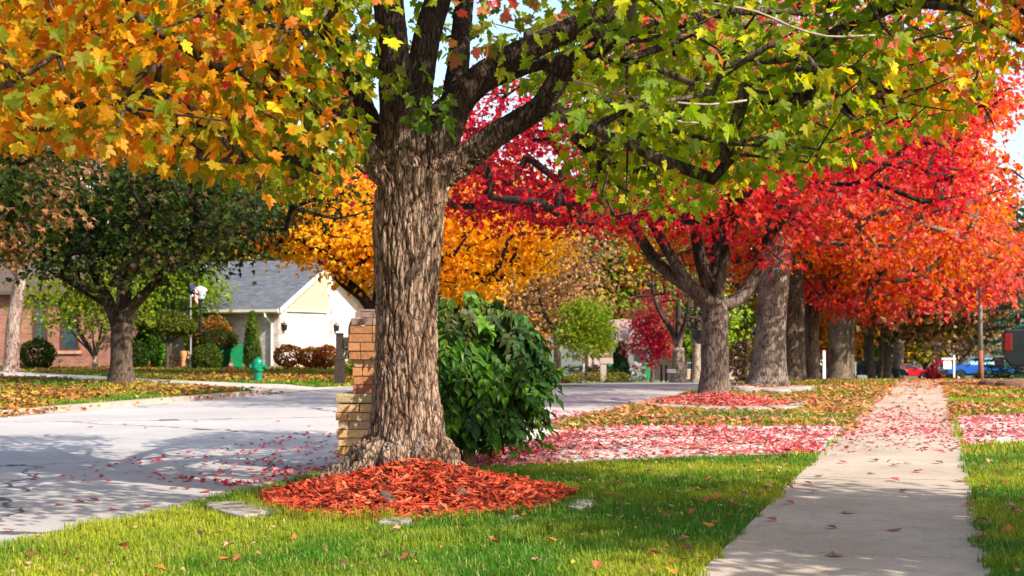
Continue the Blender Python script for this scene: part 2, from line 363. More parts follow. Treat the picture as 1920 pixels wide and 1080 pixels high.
# ------------------------------------------------------------------ trees
class Tree:
    def __init__(s): s.P = []; s.par = []; s.r = []; s.grow_ok = []
    def limb(s, pts, rads, parent=-1, step=.3, ok=True):
        Q = crspline(pts, step); t = np.linspace(0, 1, len(Q)); rr = np.interp(t, np.linspace(0, 1, len(rads)), rads); ids = []
        for q, r_ in zip(Q, rr):
            s.P.append(np.array(q)); s.par.append(parent); s.r.append(float(r_)); s.grow_ok.append(ok); parent = len(s.P)-1; ids.append(parent)
        return ids
    def near(s, p): return int(np.argmin(np.linalg.norm(np.array(s.P)-np.array(p), axis=1)))
    def grow(s, C, leafw, step=.5, k=.006, ex=.45, r=rng, up=.25):
        PP = np.array(s.P); ok = np.array(s.grow_ok); root = PP[ok].mean(0) if ok.any() else PP[-1]
        order = np.argsort(np.linalg.norm(C-root, axis=1)); cap = len(PP)+len(C)*14; buf = np.zeros((cap, 3)); buf[:len(PP)] = PP; okb = np.zeros(cap, bool); okb[:len(PP)] = ok
        n = n0 = len(PP); s.ends = {}
        for ci in order:
            c = C[ci]; d = np.linalg.norm(buf[:n]-c, axis=1)+np.where(buf[:n, 2] > c[2]+.2, .5*(buf[:n, 2]-c[2]), 0); d[~okb[:n]] = 1e9
            j = int(np.argmin(d)); a = buf[j].copy(); L = np.linalg.norm(c-a); m = max(1, min(12, int(L/step)))
            pa = s.par[j]; dirp = nrm(a-buf[pa]) if pa >= 0 else np.array([0, 0, 1.]); bend = a+dirp*L*.35+np.array([0, 0, up*L*.3])
            p = j
            for q in range(1, m+1):
                t = q/m; x = (1-t)**2*a+2*t*(1-t)*bend+t*t*c
                if q < m: x = x+r.normal(0, .09*step, 3)
                s.P.append(x); s.par.append(p); s.r.append(0.0); s.grow_ok.append(True); buf[n] = x; okb[n] = True; p = n; n += 1
            s.ends[ci] = p
        cnt = np.zeros(n)
        for ci, p in s.ends.items(): cnt[p] += leafw
        for i in range(n-1, -1, -1):
            if s.par[i] >= 0: cnt[s.par[i]] += cnt[i]
        s.cnt = cnt
        for i in range(n):
            g = k*max(cnt[i], 1)**ex
            s.r[i] = max(.0022, min(g, .86*s.r[s.par[i]] if i >= n0 and s.par[i] < n0 else s.r[s.par[i]])) if s.r[i] == 0 else s.r[i]
    def mesh(s, off=(0, 0, 0), sides=(12, 7, 4), skip=None):
        n = len(s.P); ch = [[] for _ in range(n)]
        for i, p in enumerate(s.par):
            if p >= 0: ch[p].append(i)
        cnt = getattr(s, 'cnt', np.ones(n)); V = []; F4 = []; base = 0; starts = [(-1, i) for i in range(n) if s.par[i] < 0]
        while starts:
            p, i = starts.pop(); chain = [i] if p < 0 else [p, i]; c = i
            while ch[c]:
                kids = sorted(ch[c], key=lambda q: (-s.r[q], -cnt[q])); starts += [(c, q) for q in kids[1:]]; c = kids[0]; chain.append(c)
            if len(chain) < 2: continue
            P = np.array([s.P[q] for q in chain]); rr = np.array([s.r[q] for q in chain])
            if p >= 0: rr[0] = min(rr[0], rr[1]*1.35)
            rr[-1] *= .5; mx = rr.max(); ns = sides[0] if mx > .06 else sides[1] if mx > .02 else sides[2]
            if skip is not None and skip(P[0], P[-1], mx): continue
            v, f = tube(P, rr, ns, False); V.append(v); F4.append(np.array(f)+base); base += len(v)
        return np.vstack(V)-np.array(off), np.vstack(F4)

def crown_points(n, c, rad, zbot, r, seed=1, shell=2.4, lob=.3, flat_top=False):
    d = nrm(r.normal(size=(n*4, 3))); k = 1+lob*(fbm(d*2.2+seed*7.7, seed, 3)-.5)*2
    rr = r.uniform(0.02, 1, len(d))**(1/shell); P = np.array(c)+d*(rr*k)[:, None]*np.array(rad)
    zb = zbot+(fbm(np.c_[P[:, :2]*.7, P[:, 2]*0], seed+5, 2)-.5)*1.2
    P = P[P[:, 2] > zb]; return P[:n]
def leaves_at(C, per, spread, size, pf, tpl, r, flat=.45, up=.7, droop=.45, center=None, drop=.05):
    n = len(C)*per; ci = np.repeat(np.arange(len(C)), per)
    off = r.normal(size=(n, 3))*spread*np.array([1, 1, flat]); P = C[ci]+off
    rad_ = P-(center if center is not None else C[ci]); tip = nrm(off+.2*nrm(rad_)*spread)+np.array([0, 0, -droop])+r.normal(0, .35, (n, 3))
    nor = np.array([0, 0, up])+r.normal(0, .6, (n, 3))+.35*nrm(rad_)
    return P, tip, nor, size*r.uniform(.55, 1.25, n), pf(P, r)*np.repeat(r.uniform(.78, 1.18, len(C)), per)[:, None]
def bark_col(V, c1, c2, r, seed=0, sc=3.0):
    k = fbm(V*np.array([sc*2, sc*2, sc*.5]), seed, 4); k = np.clip((k-.5)*2.6+.5, 0, 1)[:, None]; return np.array(c1)*(1-k)+np.array(c2)*k
def rough_trunk(V, amp, seed=0):
    return V
def make_tree(label, cat, base, h_fork, r_trunk, crown_c, crown_r, zbot, ncl, per, leaf, palette, tpl=SIMPLE, spread=.5, bark=((.10, .075, .055), (.26, .21, .17)),
              nlimbs=5, seed=1, group=None, name='maple_tree', limbs=None, reject=None, lean=0.0, shell=2.4, flare=1.35, k=.006, lob=.3, lm=None, flat=.45, trunk_path=None, up=.7):
    r = np.random.default_rng(seed); X, Y = base; z0 = z1(X, Y); B = np.array([X, Y, z0-.05]); t = Tree()
    top = trunk_path or [B, B+[lean*.3, 0, h_fork*.5], B+[lean, 0, h_fork]]
    tr = t.limb(top, [r_trunk*q for q in (flare, 1+(flare-1)*.4, 1+(flare-1)*.12, 1.0, .98, .97, .95, .93, .88)], step=.2, ok=False)
    # root flare
    t.r[tr[0]] = r_trunk*(flare+.3)
    f = tr[-1]; cc = np.array([crown_c[0]+X, crown_c[1]+Y, crown_c[2]+z0])
    if limbs:
        for L in limbs:
            pts = [np.array(p) for p in L[0]]; t.limb(pts, L[1], parent=t.near(pts[0]) if len(L) < 3 else f)
    else:
        for i in range(nlimbs):
            a = 2*math.pi*(i+r.uniform(-.3, .3))/nlimbs; e = r.uniform(.35, .62) if i else .0
            d = np.array([math.cos(a)*e*crown_r[0], math.sin(a)*e*crown_r[1], 0]); st = t.P[f]-np.array([0, 0, r.uniform(0, .12)*h_fork])
            en = cc+d+np.array([0, 0, r.uniform(-.1, .45)*crown_r[2]]); md = (st+en)/2+d*.28+np.array([0, 0, -.08*crown_r[2]]); rl = r_trunk*r.uniform(.44, .58)
            t.limb([st, st*.7+md*.3+[0, 0, .06*crown_r[2]], md, en], [rl, rl*.68, rl*.4, rl*.14], parent=f)
    C = crown_points(ncl, cc, crown_r, z0+zbot, r, seed, shell, lob)
    if reject is not None: C = C[~reject(C, r)]
    t.grow(C, per, step=.55, k=k, r=r)
    root = thing(name, label, cat, tuple(B), 0, group)
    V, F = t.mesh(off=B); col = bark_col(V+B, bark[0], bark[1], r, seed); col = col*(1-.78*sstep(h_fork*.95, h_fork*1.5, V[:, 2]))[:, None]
    hv = V[:, 2]; rv = np.hypot(V[:, 0], V[:, 1]); lowm = (1-sstep(h_fork*.8, h_fork*1.2, hv)); wob = (fbm((V+B)*np.array([3.2, 3.2, 1.4]), seed+3, 3)-.5)*.22*r_trunk+(vnoise((V+B)*np.array([9, 9, 3.]), seed+4)-.5)*.10*r_trunk
    V[:, :2] *= (1+(wob*lowm/np.maximum(rv, .05)))[:, None]
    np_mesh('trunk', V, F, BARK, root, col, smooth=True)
    P, tip, nor, sz, pc = leaves_at(C, per, spread, leaf, palette, tpl, r, flat=flat, center=cc, up=up)
    keep = P[:, 2] > z0+.3; P, tip, nor, sz, pc = P[keep], tip[keep], nor[keep], sz[keep], pc[keep]
    V, F = place(tpl, P-B, sz, tip, nor, r); np_mesh('crown', V, F, lm or LEAF, root, np.repeat(pc, len(tpl[0]), 0))
    return root
# ------------------------------------------------------------------ the ground, road, pavements
T_NEAR, T_FAR = -5.3, -15.4
def grid_strip(name, S_, T_, off, m, kind='structure', dip=None, loc=(0, 0, 0)):
    SS, TT = np.meshgrid(S_, T_, indexing='ij'); X = SS*DV[0]+TT*NV[0]; Y = SS*DV[1]+TT*NV[1]
    Z = zt(X, Y)+off
    if dip is not None: Z = Z+dip(SS, TT)
    V = np.stack([X, Y, Z], -1).reshape(-1, 3); a, b = SS.shape; i = np.arange(a*b).reshape(a, b)
    F = np.stack([i[:-1, :-1], i[:-1, 1:], i[1:, 1:], i[1:, :-1]], -1).reshape(-1, 4)[:, ::-1]
    o = np_mesh(name, V, F, m); 
    if kind: o['kind'] = kind
    return o
s_ax = np.concatenate([np.arange(-400, -20, 40), np.arange(-20, 90, 1.0), np.arange(90, 220, 5.0), np.arange(220, 1500, 80)])
t_ax = np.concatenate([np.arange(-900, -120, 60), np.arange(-120, -30, 5), np.arange(-30, -18, 1.0), np.arange(-18, T_FAR-.1, .25), [T_FAR-.02, T_FAR], [T_NEAR, T_NEAR+.02], np.arange(-5, -4, .25), np.arange(-4, 30, 1.0), np.arange(30, 120, 5), np.arange(120, 1000, 60)])
dip = lambda SS, TT: np.where((TT >= T_FAR-1e-6) & (TT <= T_NEAR+1e-6), -.14, 0.0)
grid_strip('ground', s_ax, t_ax, 0.0, lawn_mat(), dip=dip)
ROADM = paving_mat('road_surface', (.36, .335, .32), (.45, .42, .40), (.29, .27, .26), 110, .5, 1)
CONC = paving_mat('concrete', (.34, .27, .205), (.45, .37, .295), (.25, .195, .15), 110, .9)
CONC2 = paving_mat('kerb_concrete', (.33, .25, .20), (.42, .33, .27), (.24, .19, .16), 150, 1.2)
CONC3 = paving_mat('drive_concrete', (.45, .39, .34), (.55, .48, .43), (.36, .31, .28), 200, .9)
s_rd = np.concatenate([np.arange(-60, 90, 1.0), np.arange(90, 420, 5.0)])
grid_strip('road', s_rd, np.linspace(T_FAR+.001, T_NEAR-.001, 9), -.10, ROADM)
def kerb(name, t0, t1, S_):
    S_ = np.asarray(S_, float); prof = [(t0, -.13), (t0, .006), (t1, .006), (t1, -.13)]
    if t0 > -10: prof = [(t0, -.13), (t0, -.01), (t1, .002), (t1, -.13)]
    V = []; 
    for s in S_:
        for t, z in prof:
            p = ST(s, t); V.append((p[0], p[1], z1(p[0], p[1])+z))
    F = [[i*4+j, i*4+(j+1) % 4, (i+1)*4+(j+1) % 4, (i+1)*4+j] for i in range(len(S_)-1) for j in range(3)]
    o = np_mesh(name, np.array(V), np.array(F), CONC2); o['kind'] = 'structure'; return o
kerb('kerb', T_FAR-.2, T_FAR+.03, np.r_[np.arange(-40, 31, 1.0), 31.1])
kerb('kerb', T_NEAR-.05, T_NEAR+.12, np.r_[np.arange(-40, 12.5, 1.0)])
kerb('kerb', T_NEAR-.05, T_NEAR+.12, np.r_[np.arange(20.3, 90, 1.0)])
# sidewalk slabs with open joints
V = []; F = []
for k in range(-14, 70):
    a, b = 15.9+k*1.52, 15.9+(k+1)*1.52-.018
    T0, T1 = -1.18, .28; nb = len(V); zo = .012+.0012*math.sin(k*2.3)
    for (s, t) in ((a, T0), (b, T0), (b, T1), (a, T1)):
        p = ST(s, t); z = z1(p[0], p[1]); V += [(p[0], p[1], z+zo), (p[0], p[1], z-.08)]
    F += [[nb, nb+6, nb+4, nb+2], [nb, nb+2, nb+3, nb+1], [nb+2, nb+4, nb+5, nb+3], [nb+4, nb+6, nb+7, nb+5], [nb+6, nb, nb+1, nb+7]]
o = np_mesh('sidewalk', np.array(V), np.array(F), CONC); o['kind'] = 'structure'
def sheet(name, poly, off, m, sub=1.0):
    """a paved polygon laid over the ground"""
    P = [Vector((p[0], p[1], 0)) for p in poly]; bm = bmesh.new(); bm.faces.new([bm.verts.new(p) for p in P])
    bmesh.ops.triangulate(bm, faces=bm.faces)
    for _ in range(9):
        es = [e for e in bm.edges if e.calc_length() > sub*2.2]
        if es: bmesh.ops.subdivide_edges(bm, edges=es, cuts=1); bmesh.ops.triangulate(bm, faces=[f for f in bm.faces if len(f.verts) > 3])
    for v in bm.verts: v.co.z = z1(v.co.x, v.co.y)+off
    bmesh.ops.recalc_face_normals(bm, faces=bm.faces)
    if sum(f.normal.z for f in bm.faces) < 0: bmesh.ops.reverse_faces(bm, faces=bm.faces)
    me = bpy.data.meshes.new(name); bm.to_mesh(me); bm.free(); me.materials.append(m)
    o = bpy.data.objects.new(name, me); COL.objects.link(o); o['kind'] = 'structure'; return o
DRIVE = [G(872, 880), G(1200, 864), G(1530, 850)]
DRIVE_L = [p[:2] for p in DRIVE]+[ST(15.75, -1.19), ST(20.7, -1.19)]+[G(1560, 800)[:2], G(1250, 799)[:2], G(1000, 801)[:2], ST(19.6, T_NEAR-.04), ST(13.2, T_NEAR-.04)]
DRIVE_R = [G(1811, 836)[:2], G(1990, 826)[:2], G(1990, 775)[:2], G(1792, 781)[:2]]
sheet('driveway', DRIVE_L, .010, CONC3, .4); sheet('driveway', DRIVE_R, .006, CONC3)
DRIVE_F = [G(-260, 690)[:2], G(0, 696)[:2], G(150, 704)[:2], G(300, 712)[:2], G(480, 720)[:2], G(590, 722)[:2], ST(38.6, T_FAR-.01), ST(31.2, T_FAR-.01), ST(31.0, T_FAR-.5), G(400, 728)[:2], G(250, 717)[:2], G(110, 711)[:2], G(0, 708)[:2], G(-260, 702)[:2]]
sheet('driveway', DRIVE_F, .010, CONC3, .45)
BACK_DRIVE = [ST(39.5, .32), ST(47, .32), ST(49, 16), ST(39.5, 16)]
sheet('driveway', BACK_DRIVE, .008, CONC3, .8)
MC = np.array([-.75, 10.95]); MR = np.array([1.24, 1.45]); MC2 = G(1345, 757)[:2]; MR2 = np.array([1.35, 2.3])
def mring(X, Y, c=MC, r=MR): return np.sqrt(((X-c[0])/r[0])**2+((Y-c[1])/r[1])**2)
def lawn(X, Y, r=rng):
    t = toT(X, Y); w = (vnoise(np.c_[X*3, Y*3, X*0], 5)-.5)*.16
    w2 = (vnoise(np.c_[X*9, Y*9, X*0], 6)-.5)*.12; ok = ((t > T_NEAR+.0+w*.4) & (t < -1.17+w*.6+w2)) | (t > .25+w*.7-w2) | (t < T_FAR-.2)
    for p in (DRIVE_L, DRIVE_R, DRIVE_F, BACK_DRIVE): ok &= ~inpoly(X+w*.3, Y+w*.3, p)
    return ok & (mring(X, Y) > 1.0+w*.5) & (mring(X, Y, MC2, MR2) > 1)
def frustum_pts(n, y0, y1, pw=2.0, r=rng, side=.38):
    Y = (r.uniform(0, 1, n)*(y1**pw-y0**pw)+y0**pw)**(1/pw); X = r.uniform(-side, side, n)*Y; return X, Y
# grass
def blades(X, Y, h, w, r, cols):
    n = len(X); Z = zt(X, Y); a = r.uniform(0, 2*np.pi, n); d = np.c_[np.cos(a), np.sin(a), 0*a]; s = np.c_[-np.sin(a), np.cos(a), 0*a]
    h = h*r.uniform(.5, 1.25, n); ln = r.uniform(.1, .9, n)*h; B = np.c_[X, Y, Z]; up = np.array([0, 0, 1.])
    w = (w*r.uniform(.7, 1.3, n))[:, None]
    v = [B-s*w/2, B+s*w/2, B+d*(ln*.3)[:, None]+up*(h*.6)[:, None]+s*w*.4, B+d*(ln*.3)[:, None]+up*(h*.6)[:, None]-s*w*.4, B+d*ln[:, None]+up*h[:, None]*(1-.25*(ln/h)[:, None])]
    V = np.stack(v, 1).reshape(-1, 3); i = np.arange(n)[:, None]*5
    return V, np.vstack([i+[0, 1, 2], i+[0, 2, 3], i+[3, 2, 4]]), np.repeat(cols, 5, 0)
def grass_cols(X, Y, r):
    k = fbm(np.c_[X*.9, Y*.9, X*0], 11, 4); k = np.clip((k-.5)*3+.5, 0, 1); q = r.uniform(0, 1, len(X))
    c = np.array([.065, .18, .010])*(1-k[:, None])+np.array([.31, .34, .018])*k[:, None]
    c = np.where((q > .93)[:, None], np.array([.38, .34, .10]), c); c = np.where(((q < .06))[:, None], np.array([.03, .10, .006]), c)
    return c*r.uniform(.7, 1.3, (len(X), 1))
VV = []; FF = []; CC = []; nb = 0
for (n, y0, y1, h, w, lf) in ((330000, 7.0, 14.6, .052, .0048, None), (240000, 14.6, 34, .06, .011, None), (130000, 30, 64, .09, .028, 'far')):
    X, Y = frustum_pts(n, y0, y1, 2.0 if y0 > 10 else 1.6); t = toT(X, Y)
    ok = lawn(X, Y); X, Y = X[ok], Y[ok]
    tall = 1+1.1*np.exp(-((mring(X, Y)-1.05)/.07)**2)*(Y < 11)+.5*(vnoise(np.c_[X*2.2, Y*2.2, X*0], 31) > .72)
    ok = rng.uniform(0, 1, len(X)) < .45+.9*vnoise(np.c_[X*1.6, Y*1.6, X*0], 21); X, Y, tall = X[ok], Y[ok], tall[ok]
    v, f, c = blades(X, Y, h*tall, w, rng, grass_cols(X, Y, rng)); VV.append(v); FF.append(f+nb); CC.append(c); nb += len(v)
o = np_mesh('grass', np.vstack(VV), np.vstack(FF), GRASS, None, np.vstack(CC)); tag(o, kind='stuff', label='short green lawn grass beside the sidewalk and the road', cat='grass')

# fallen leaves as ground cover
def litter(name, label, X, Y, size, pf, off=.02, tpl=MIDLEAF, road=False, tilt=.45):
    n = len(X); Z = zt(X, Y)+off*rng.uniform(.5, 1.6, n); t = toT(X, Y); Z = np.where((t < T_NEAR) & (t > T_FAR), Z-.1, Z)
    a = rng.uniform(0, 2*np.pi, n); tip = np.c_[np.cos(a), np.sin(a), rng.normal(0, .25, n)]; nor = np.c_[rng.normal(0, tilt, (n, 2)), np.where(rng.uniform(0, 1, n) < .5, 1., -1.)]
    P = np.c_[X, Y, Z]; c = pf(P, rng); V, F = place(tpl, P, size*rng.uniform(.6, 1.2, n), tip, nor)
    V[:, 2] = np.maximum(V[:, 2], np.repeat(Z-off*.7, len(tpl[0])))
    o = np_mesh(name, V, F, DRY, None, np.repeat(c, len(tpl[0]), 0)); tag(o, label, 'leaves', kind='stuff'); return o
X, Y = frustum_pts(130000, 12.6, 26); t = toT(X, Y); s = toS(X, Y)
ind = inpoly(X, Y, DRIVE_L); den = np.where(ind, .95-.6*sstep(3.0, 4.8, X), 0)
den = np.where((t < T_NEAR) & (t > -8.5) & (s > 11.5) & (s < 26), .55*np.exp(-((t-T_NEAR)/1.1)**2)+.05, den)
den = np.where((t > -1.25) & (t < .3) & (s > 14.6) & (s < 27), .32*sstep(14.8, 18.5, s+2.2*(vnoise(np.c_[X*1.4, Y*1.4, X*0], 44)-.5))*(1-sstep(22, 27, s)), den); den = np.where(inpoly(X, Y, DRIVE_R), .42, den)
den = np.where((t > -5.2) & (t < -1.2) & ~ind & (s > 18), .30, den)
clump = fbm(np.c_[X*1.5, Y*1.5, X*0], 41, 3); ok = rng.uniform(0, 1, len(X)) < den*np.clip((clump-.2)*2.6, .38, 1.1)*.62
litter('fallen_red_leaves', 'carpet of fallen red and pink maple leaves covering the pale driveway', X[ok], Y[ok], .07, pal([(.5, .03, .045), (.50, .07, .07), (.60, .16, .16), (.66, .31, .28), (.55, .2, .18), (.25, .035, .03)], 1.5, 8, .3, .6), .012)
X, Y = frustum_pts(230000, 18, 62); t = toT(X, Y); s = toS(X, Y)
ok = (((t > -5.6) & (t < -1.0)) & (s > 19)) | ((t > .2) & (t < 9) & (s > 21)) | ((t > -1.2) & (t < .3) & (s > 24) & (rng.uniform(0, 1, len(X)) < .10+.45*sstep(34, 44, s)+.35*np.exp(-((t+1.2)/.22)**2)))
for p in (DRIVE_L, DRIVE_R): ok &= ~inpoly(X, Y, p)
clump = fbm(np.c_[X*.55, Y*.55, X*0], 43, 3); ok &= rng.uniform(0, 1, len(X)) < np.clip((clump-.36)*4.2, .06, 1)*.46*(1-.45*sstep(0, 3, t))
litter('fallen_orange_leaves', 'drift of fallen orange and tan leaves on the lawn around the farther trees', X[ok], Y[ok], .10, pal([(.52, .2, .04), (.42, .14, .06), (.56, .32, .2), (.26, .11, .05), (.15, .06, .03), (.6, .33, .08), (.5, .12, .06)], 1.2, 9, .3, .6), .05)
X, Y = frustum_pts(150000, 22, 62, side=.4); t = toT(X, Y); s = toS(X, Y)
ok = ((t < T_FAR+.3)) & ~inpoly(X, Y, DRIVE_F)
clump = fbm(np.c_[X*.4, Y*.4, X*0], 47, 3); ok &= rng.uniform(0, 1, len(X)) < np.clip((clump-.36)*4, .04, 1)*(.42+.58*np.exp(-np.abs(t-T_FAR)/2.0))
litter('fallen_brown_leaves', 'scattered brown and golden leaves on the lawn across the road', X[ok], Y[ok], .12, pal([(.42, .2, .03), (.3, .1, .03), (.17, .06, .03), (.10, .04, .02), (.5, .27, .05)], 1.2, 10, .3, .6), .06)

X, Y = frustum_pts(2600, 7.1, 16); ok = lawn(X, Y) & (rng.uniform(0, 1, len(X)) < .25+.75*(vnoise(np.c_[X*.9, Y*.9, X*0], 49) > .55))
litter('leaf_scraps', 'small dry leaf scraps scattered through the front lawn grass', X[ok], Y[ok], .036, pal([(.42, .24, .12), (.5, .33, .22), (.28, .1, .05), (.16, .07, .04), (.5, .3, .05)], 2.0, 12, .3, .7), .035, SIMPLE)
# single fallen leaves that stand out
def leaf_mesh(name, c, seed, curl=1.0):
    r = np.random.default_rng(seed); V, F = MAPLE; V = V.copy(); k = r.uniform(-2.0, 2.6)*curl; V[:, 2] = V[:, 2]*k+.12*curl*np.sin(V[:, 0]*4+seed)*V[:, 1]
    V[:, 2] -= V[:, 2].min(); V[:, 1] -= .35
    n = len(V); st = np.array([[-.012, -.35, .06], [.012, -.35, .06], [.05, -.8, .02], [.03, -.8, .02]]); V = np.vstack([V, st]); o = np_mesh(name, V, [F, np.array([[n, n+1, n+2, n+3]])], DRY, None, np.vstack([np.array(c)*r.uniform(.85, 1.15, (len(V), 1))]))
    return o
LW = [(1634, 888), (1676, 901), (1696, 922), (1589, 961), (1446, 976), (1559, 990), (1676, 994), (1480, 944), (1373, 1010), (1565, 1041), (1514, 907), (1523, 922), (1535, 892), (1723, 885), (1679, 873), (1702, 869), (1580, 868), (1640, 864), (1800, 902), (1815, 948), (1760, 868)]
LG = [(1140, 925), (1170, 950), (1119, 1063), (1211, 1065), (1258, 1072), (1281, 1016), (1373, 944), (1429, 922), (1341, 927), (1113, 948), (1164, 907), (1275, 860), (421, 1049), (427, 1028), (447, 1052), (387, 1004), (549, 1009), (742, 996), (924, 1019), (980, 1011), (1036, 1013), (1010, 1055), (761, 1049), (729, 1041), (980, 964), (370, 1005), (230, 1030), (60, 1040), (300, 1065), (640, 1060), (1480, 915), (1400, 880), (1330, 985), (1850, 985), (1880, 905), (1840, 1010), (1420, 865), (1220, 885)]
LR = [(111, 947), (148, 943), (176, 939), (213, 955), (272, 952), (207, 875), (350, 859), (442, 853), (418, 842), (455, 835), (492, 826), (529, 826), (416, 822), (555, 814), (235, 796), (168, 801), (274, 803), (366, 791), (350, 903), (326, 917), (351, 917), (383, 923), (20, 997), (89, 817), (470, 880), (500, 868), (430, 880), (395, 890), (580, 800), (600, 830), (520, 790)]
for k in range(46):
    p = ST(random.uniform(7.5, 15.2), random.choice((-1.22-abs(random.gauss(0, .5)), .33+abs(random.gauss(0, .3))))); LG.append((960+p[0]/p[1]*FPX, HOR+CAMH/p[1]*FPX))
protos = {}
for grp, pts, cols, lab, sz, dz in (
    ('leaves dropped on the sidewalk', LW, [(.30, .13, .09), (.42, .09, .05), (.16, .07, .05)], 'dry curled maple leaf lying on the bare concrete sidewalk', .085, .018),
    ('leaves dropped on the front lawn', LG, [(.50, .17, .03), (.42, .24, .15), (.33, .10, .05), (.16, .06, .03)], 'dead maple leaf caught in the grass of the front lawn', .062, .04),
    ('leaves dropped on the road', LR, [(.36, .04, .03), (.45, .11, .03), (.2, .04, .03)], 'small reddish maple leaf lying on the grey road', .085, -.098)):
    for i, (px, py) in enumerate(pts):
        key = (grp, i % len(cols))
        if key not in protos: o = leaf_mesh('fallen_leaf', cols[i % len(cols)], i+3, 1.0 if dz > .03 else .45); protos[key] = o
        else: o = protos[key].copy(); COL.objects.link(o)
        p = G(px, py, dz); o.location = p; s_ = sz*random.uniform(.8, 1.15); o.scale = (s_, s_, s_)
        o.rotation_euler = (random.uniform(-.35, .35)*(dz > .03), random.uniform(-.35, .35)*(dz > .03), random.uniform(0, 6.28)); tag(o, lab, 'leaf', grp)

# ------------------------------------------------------------------ mulch bed and its edging
def mound(name, label, c, rad, hgt, nchips, chip, seed, cols, extra=None):
    r = np.random.default_rng(seed); na, nr = 64, 14; z0 = z1(*c)
    V = [(0, 0, hgt+.018)]; F = []
    for j in range(1, nr+1):
        q = j/nr
        for i in range(na):
            a = 2*math.pi*i/na; w = 1+.05*math.sin(3*a+1)+.04*math.sin(7*a); V.append((q*w*rad[0]*math.cos(a), q*w*rad[1]*math.sin(a), hgt*(1-q)**1.05+.018*(1-q)-.01*(q > .99)*4))
    T3 = [[0, 1+i, 1+(i+1) % na] for i in range(na)]; F = [[1+(j-1)*na+i, 1+j*na+i, 1+j*na+(i+1) % na, 1+(j-1)*na+(i+1) % na] for j in range(1, nr) for i in range(na)]
    V = np.array(V); V[:, 2] += .03*(fbm(np.c_[V[:, :2]*4, V[:, 2]*0], 3, 3)-.5)
    n = nchips; a = r.uniform(0, 2*np.pi, n); q = np.sqrt(r.uniform(0, 1.04, n)); w = 1+.05*np.sin(3*a+1)+.04*np.sin(7*a); x, y = q*w*rad[0]*np.cos(a), q*w*rad[1]*np.sin(a)
    z = hgt*np.clip(1-q, 0, 1)**1.05+r.uniform(.005, .032, n); L = chip*r.uniform(.4, 1.35, n); Wd = L*r.uniform(.14, .32, n); H = r.uniform(.004, .010, n)
    ya = nrm(np.c_[r.normal(size=(n, 2)), r.normal(0, .3, n)]); za = np.c_[r.normal(0, .4, (n, 2)), np.ones(n)]; za = nrm(za-ya*np.sum(za*ya, 1, keepdims=True)); xa = np.cross(ya, za)
    cs = []
    for k in (-1, 1):
        for (i, j) in ((-1, -1), (1, -1), (1, 1), (-1, 1)):
            cs.append(np.c_[x, y, z]+xa*(Wd*i/2*r.uniform(.5, 1, n))[:, None]+ya*(L*j/2)[:, None]+za*(H*k/2)[:, None])
    CV = np.stack(cs, 1).reshape(-1, 3); b = np.arange(n)[:, None]*8+len(V)
    Q = np.vstack([b+f for f in ([3, 2, 1, 0], [4, 5, 6, 7], [0, 1, 5, 4], [1, 2, 6, 5], [2, 3, 7, 6], [3, 0, 4, 7])])
    ck = np.array(cols)[r.integers(0, len(cols), n)]*r.uniform(.65, 1.35, (n, 1))
    o = np_mesh(name, np.vstack([V, CV]), [np.array(T3), np.vstack([np.array(F), Q])], attr_mat('mulch', .85, .2, 0, 40), None, np.vstack([np.tile(np.array([.10, .022, .012]), (len(V), 1)), np.repeat(ck, 8, 0)]))
    o.location = (c[0], c[1], z0); tag(o, label, 'mulch', kind='stuff'); return o
RC = [(.46, .055, .018), (.50, .08, .025), (.38, .035, .014), (.24, .022, .011), (.50, .12, .05), (.15, .02, .01), (.42, .05, .02)]
mound('red_mulch', 'mound of bright red wood chips around the foot of the big maple', MC, MR*.97, .29, 6800, .095, 5, RC)
mound('red_mulch', 'flatter bed of dark red chips around the red maple', MC2, MR2*.97, .2, 2600, .11, 6, [(.40, .04, .03), (.30, .03, .02), (.5, .09, .07), (.55, .2, .17)])
def edging(c, rad, a0, a1, lab, grp, wd=.22, hh=.07, name='edging_stone', tilt=0.0, roff=1.03):
    m = MB(); n = 9; A = np.linspace(a0, a1, n); V = []
    jw = [random.uniform(-.02, .02) for _ in A]
    for k, a in enumerate(A):
        for rr, zz in ((roff, -.03), (roff, hh), (roff+wd/rad[0], hh*.8), (roff+wd/rad[0], -.03)):
            V.append((c[0]+rad[0]*(rr+jw[k]*.5)*math.cos(a), c[1]+rad[1]*(rr+jw[k]*.5)*math.sin(a), zz))
    F = [(0, 1, 2, 3), tuple(4*(n-1)+q for q in (3, 2, 1, 0))]+[(4*i+j, 4*i+(j+1) % 4, 4*i+4+(j+1) % 4, 4*i+4+j) for i in range(n-1) for j in range(4)]
    ctr = np.mean(np.array(V), 0); z0 = z1(ctr[0], ctr[1]); V = [(v[0]-ctr[0], v[1]-ctr[1], v[2]) for v in V]
    o = m.add(V, F).build(name, mat('edging_concrete', (.24, .2, .175), .9, .3, 12, .4, col2=(.36, .31, .27)), bevel=.018, loc=(ctr[0], ctr[1], z0+.005)); o.rotation_euler = (tilt, 0, 0)
    tag(o, lab, 'stone', grp)
for a0, a1, lab in ((3.50, 3.98, 'broad pale curved edging stone at the left end of the red mulch mound'), 
                    (4.62, 4.78, 'grey edging stone sunk in grass at the middle of the mulch mound'), (5.72, 6.02, 'narrow tilted edging stone at the right end of the mulch mound')):
    edging(MC, MR, a0, a1, lab, 'stones edging the near mulch mound', .3 if a0 < 3.6 else .16, .05 if a0 < 3.6 else .045)
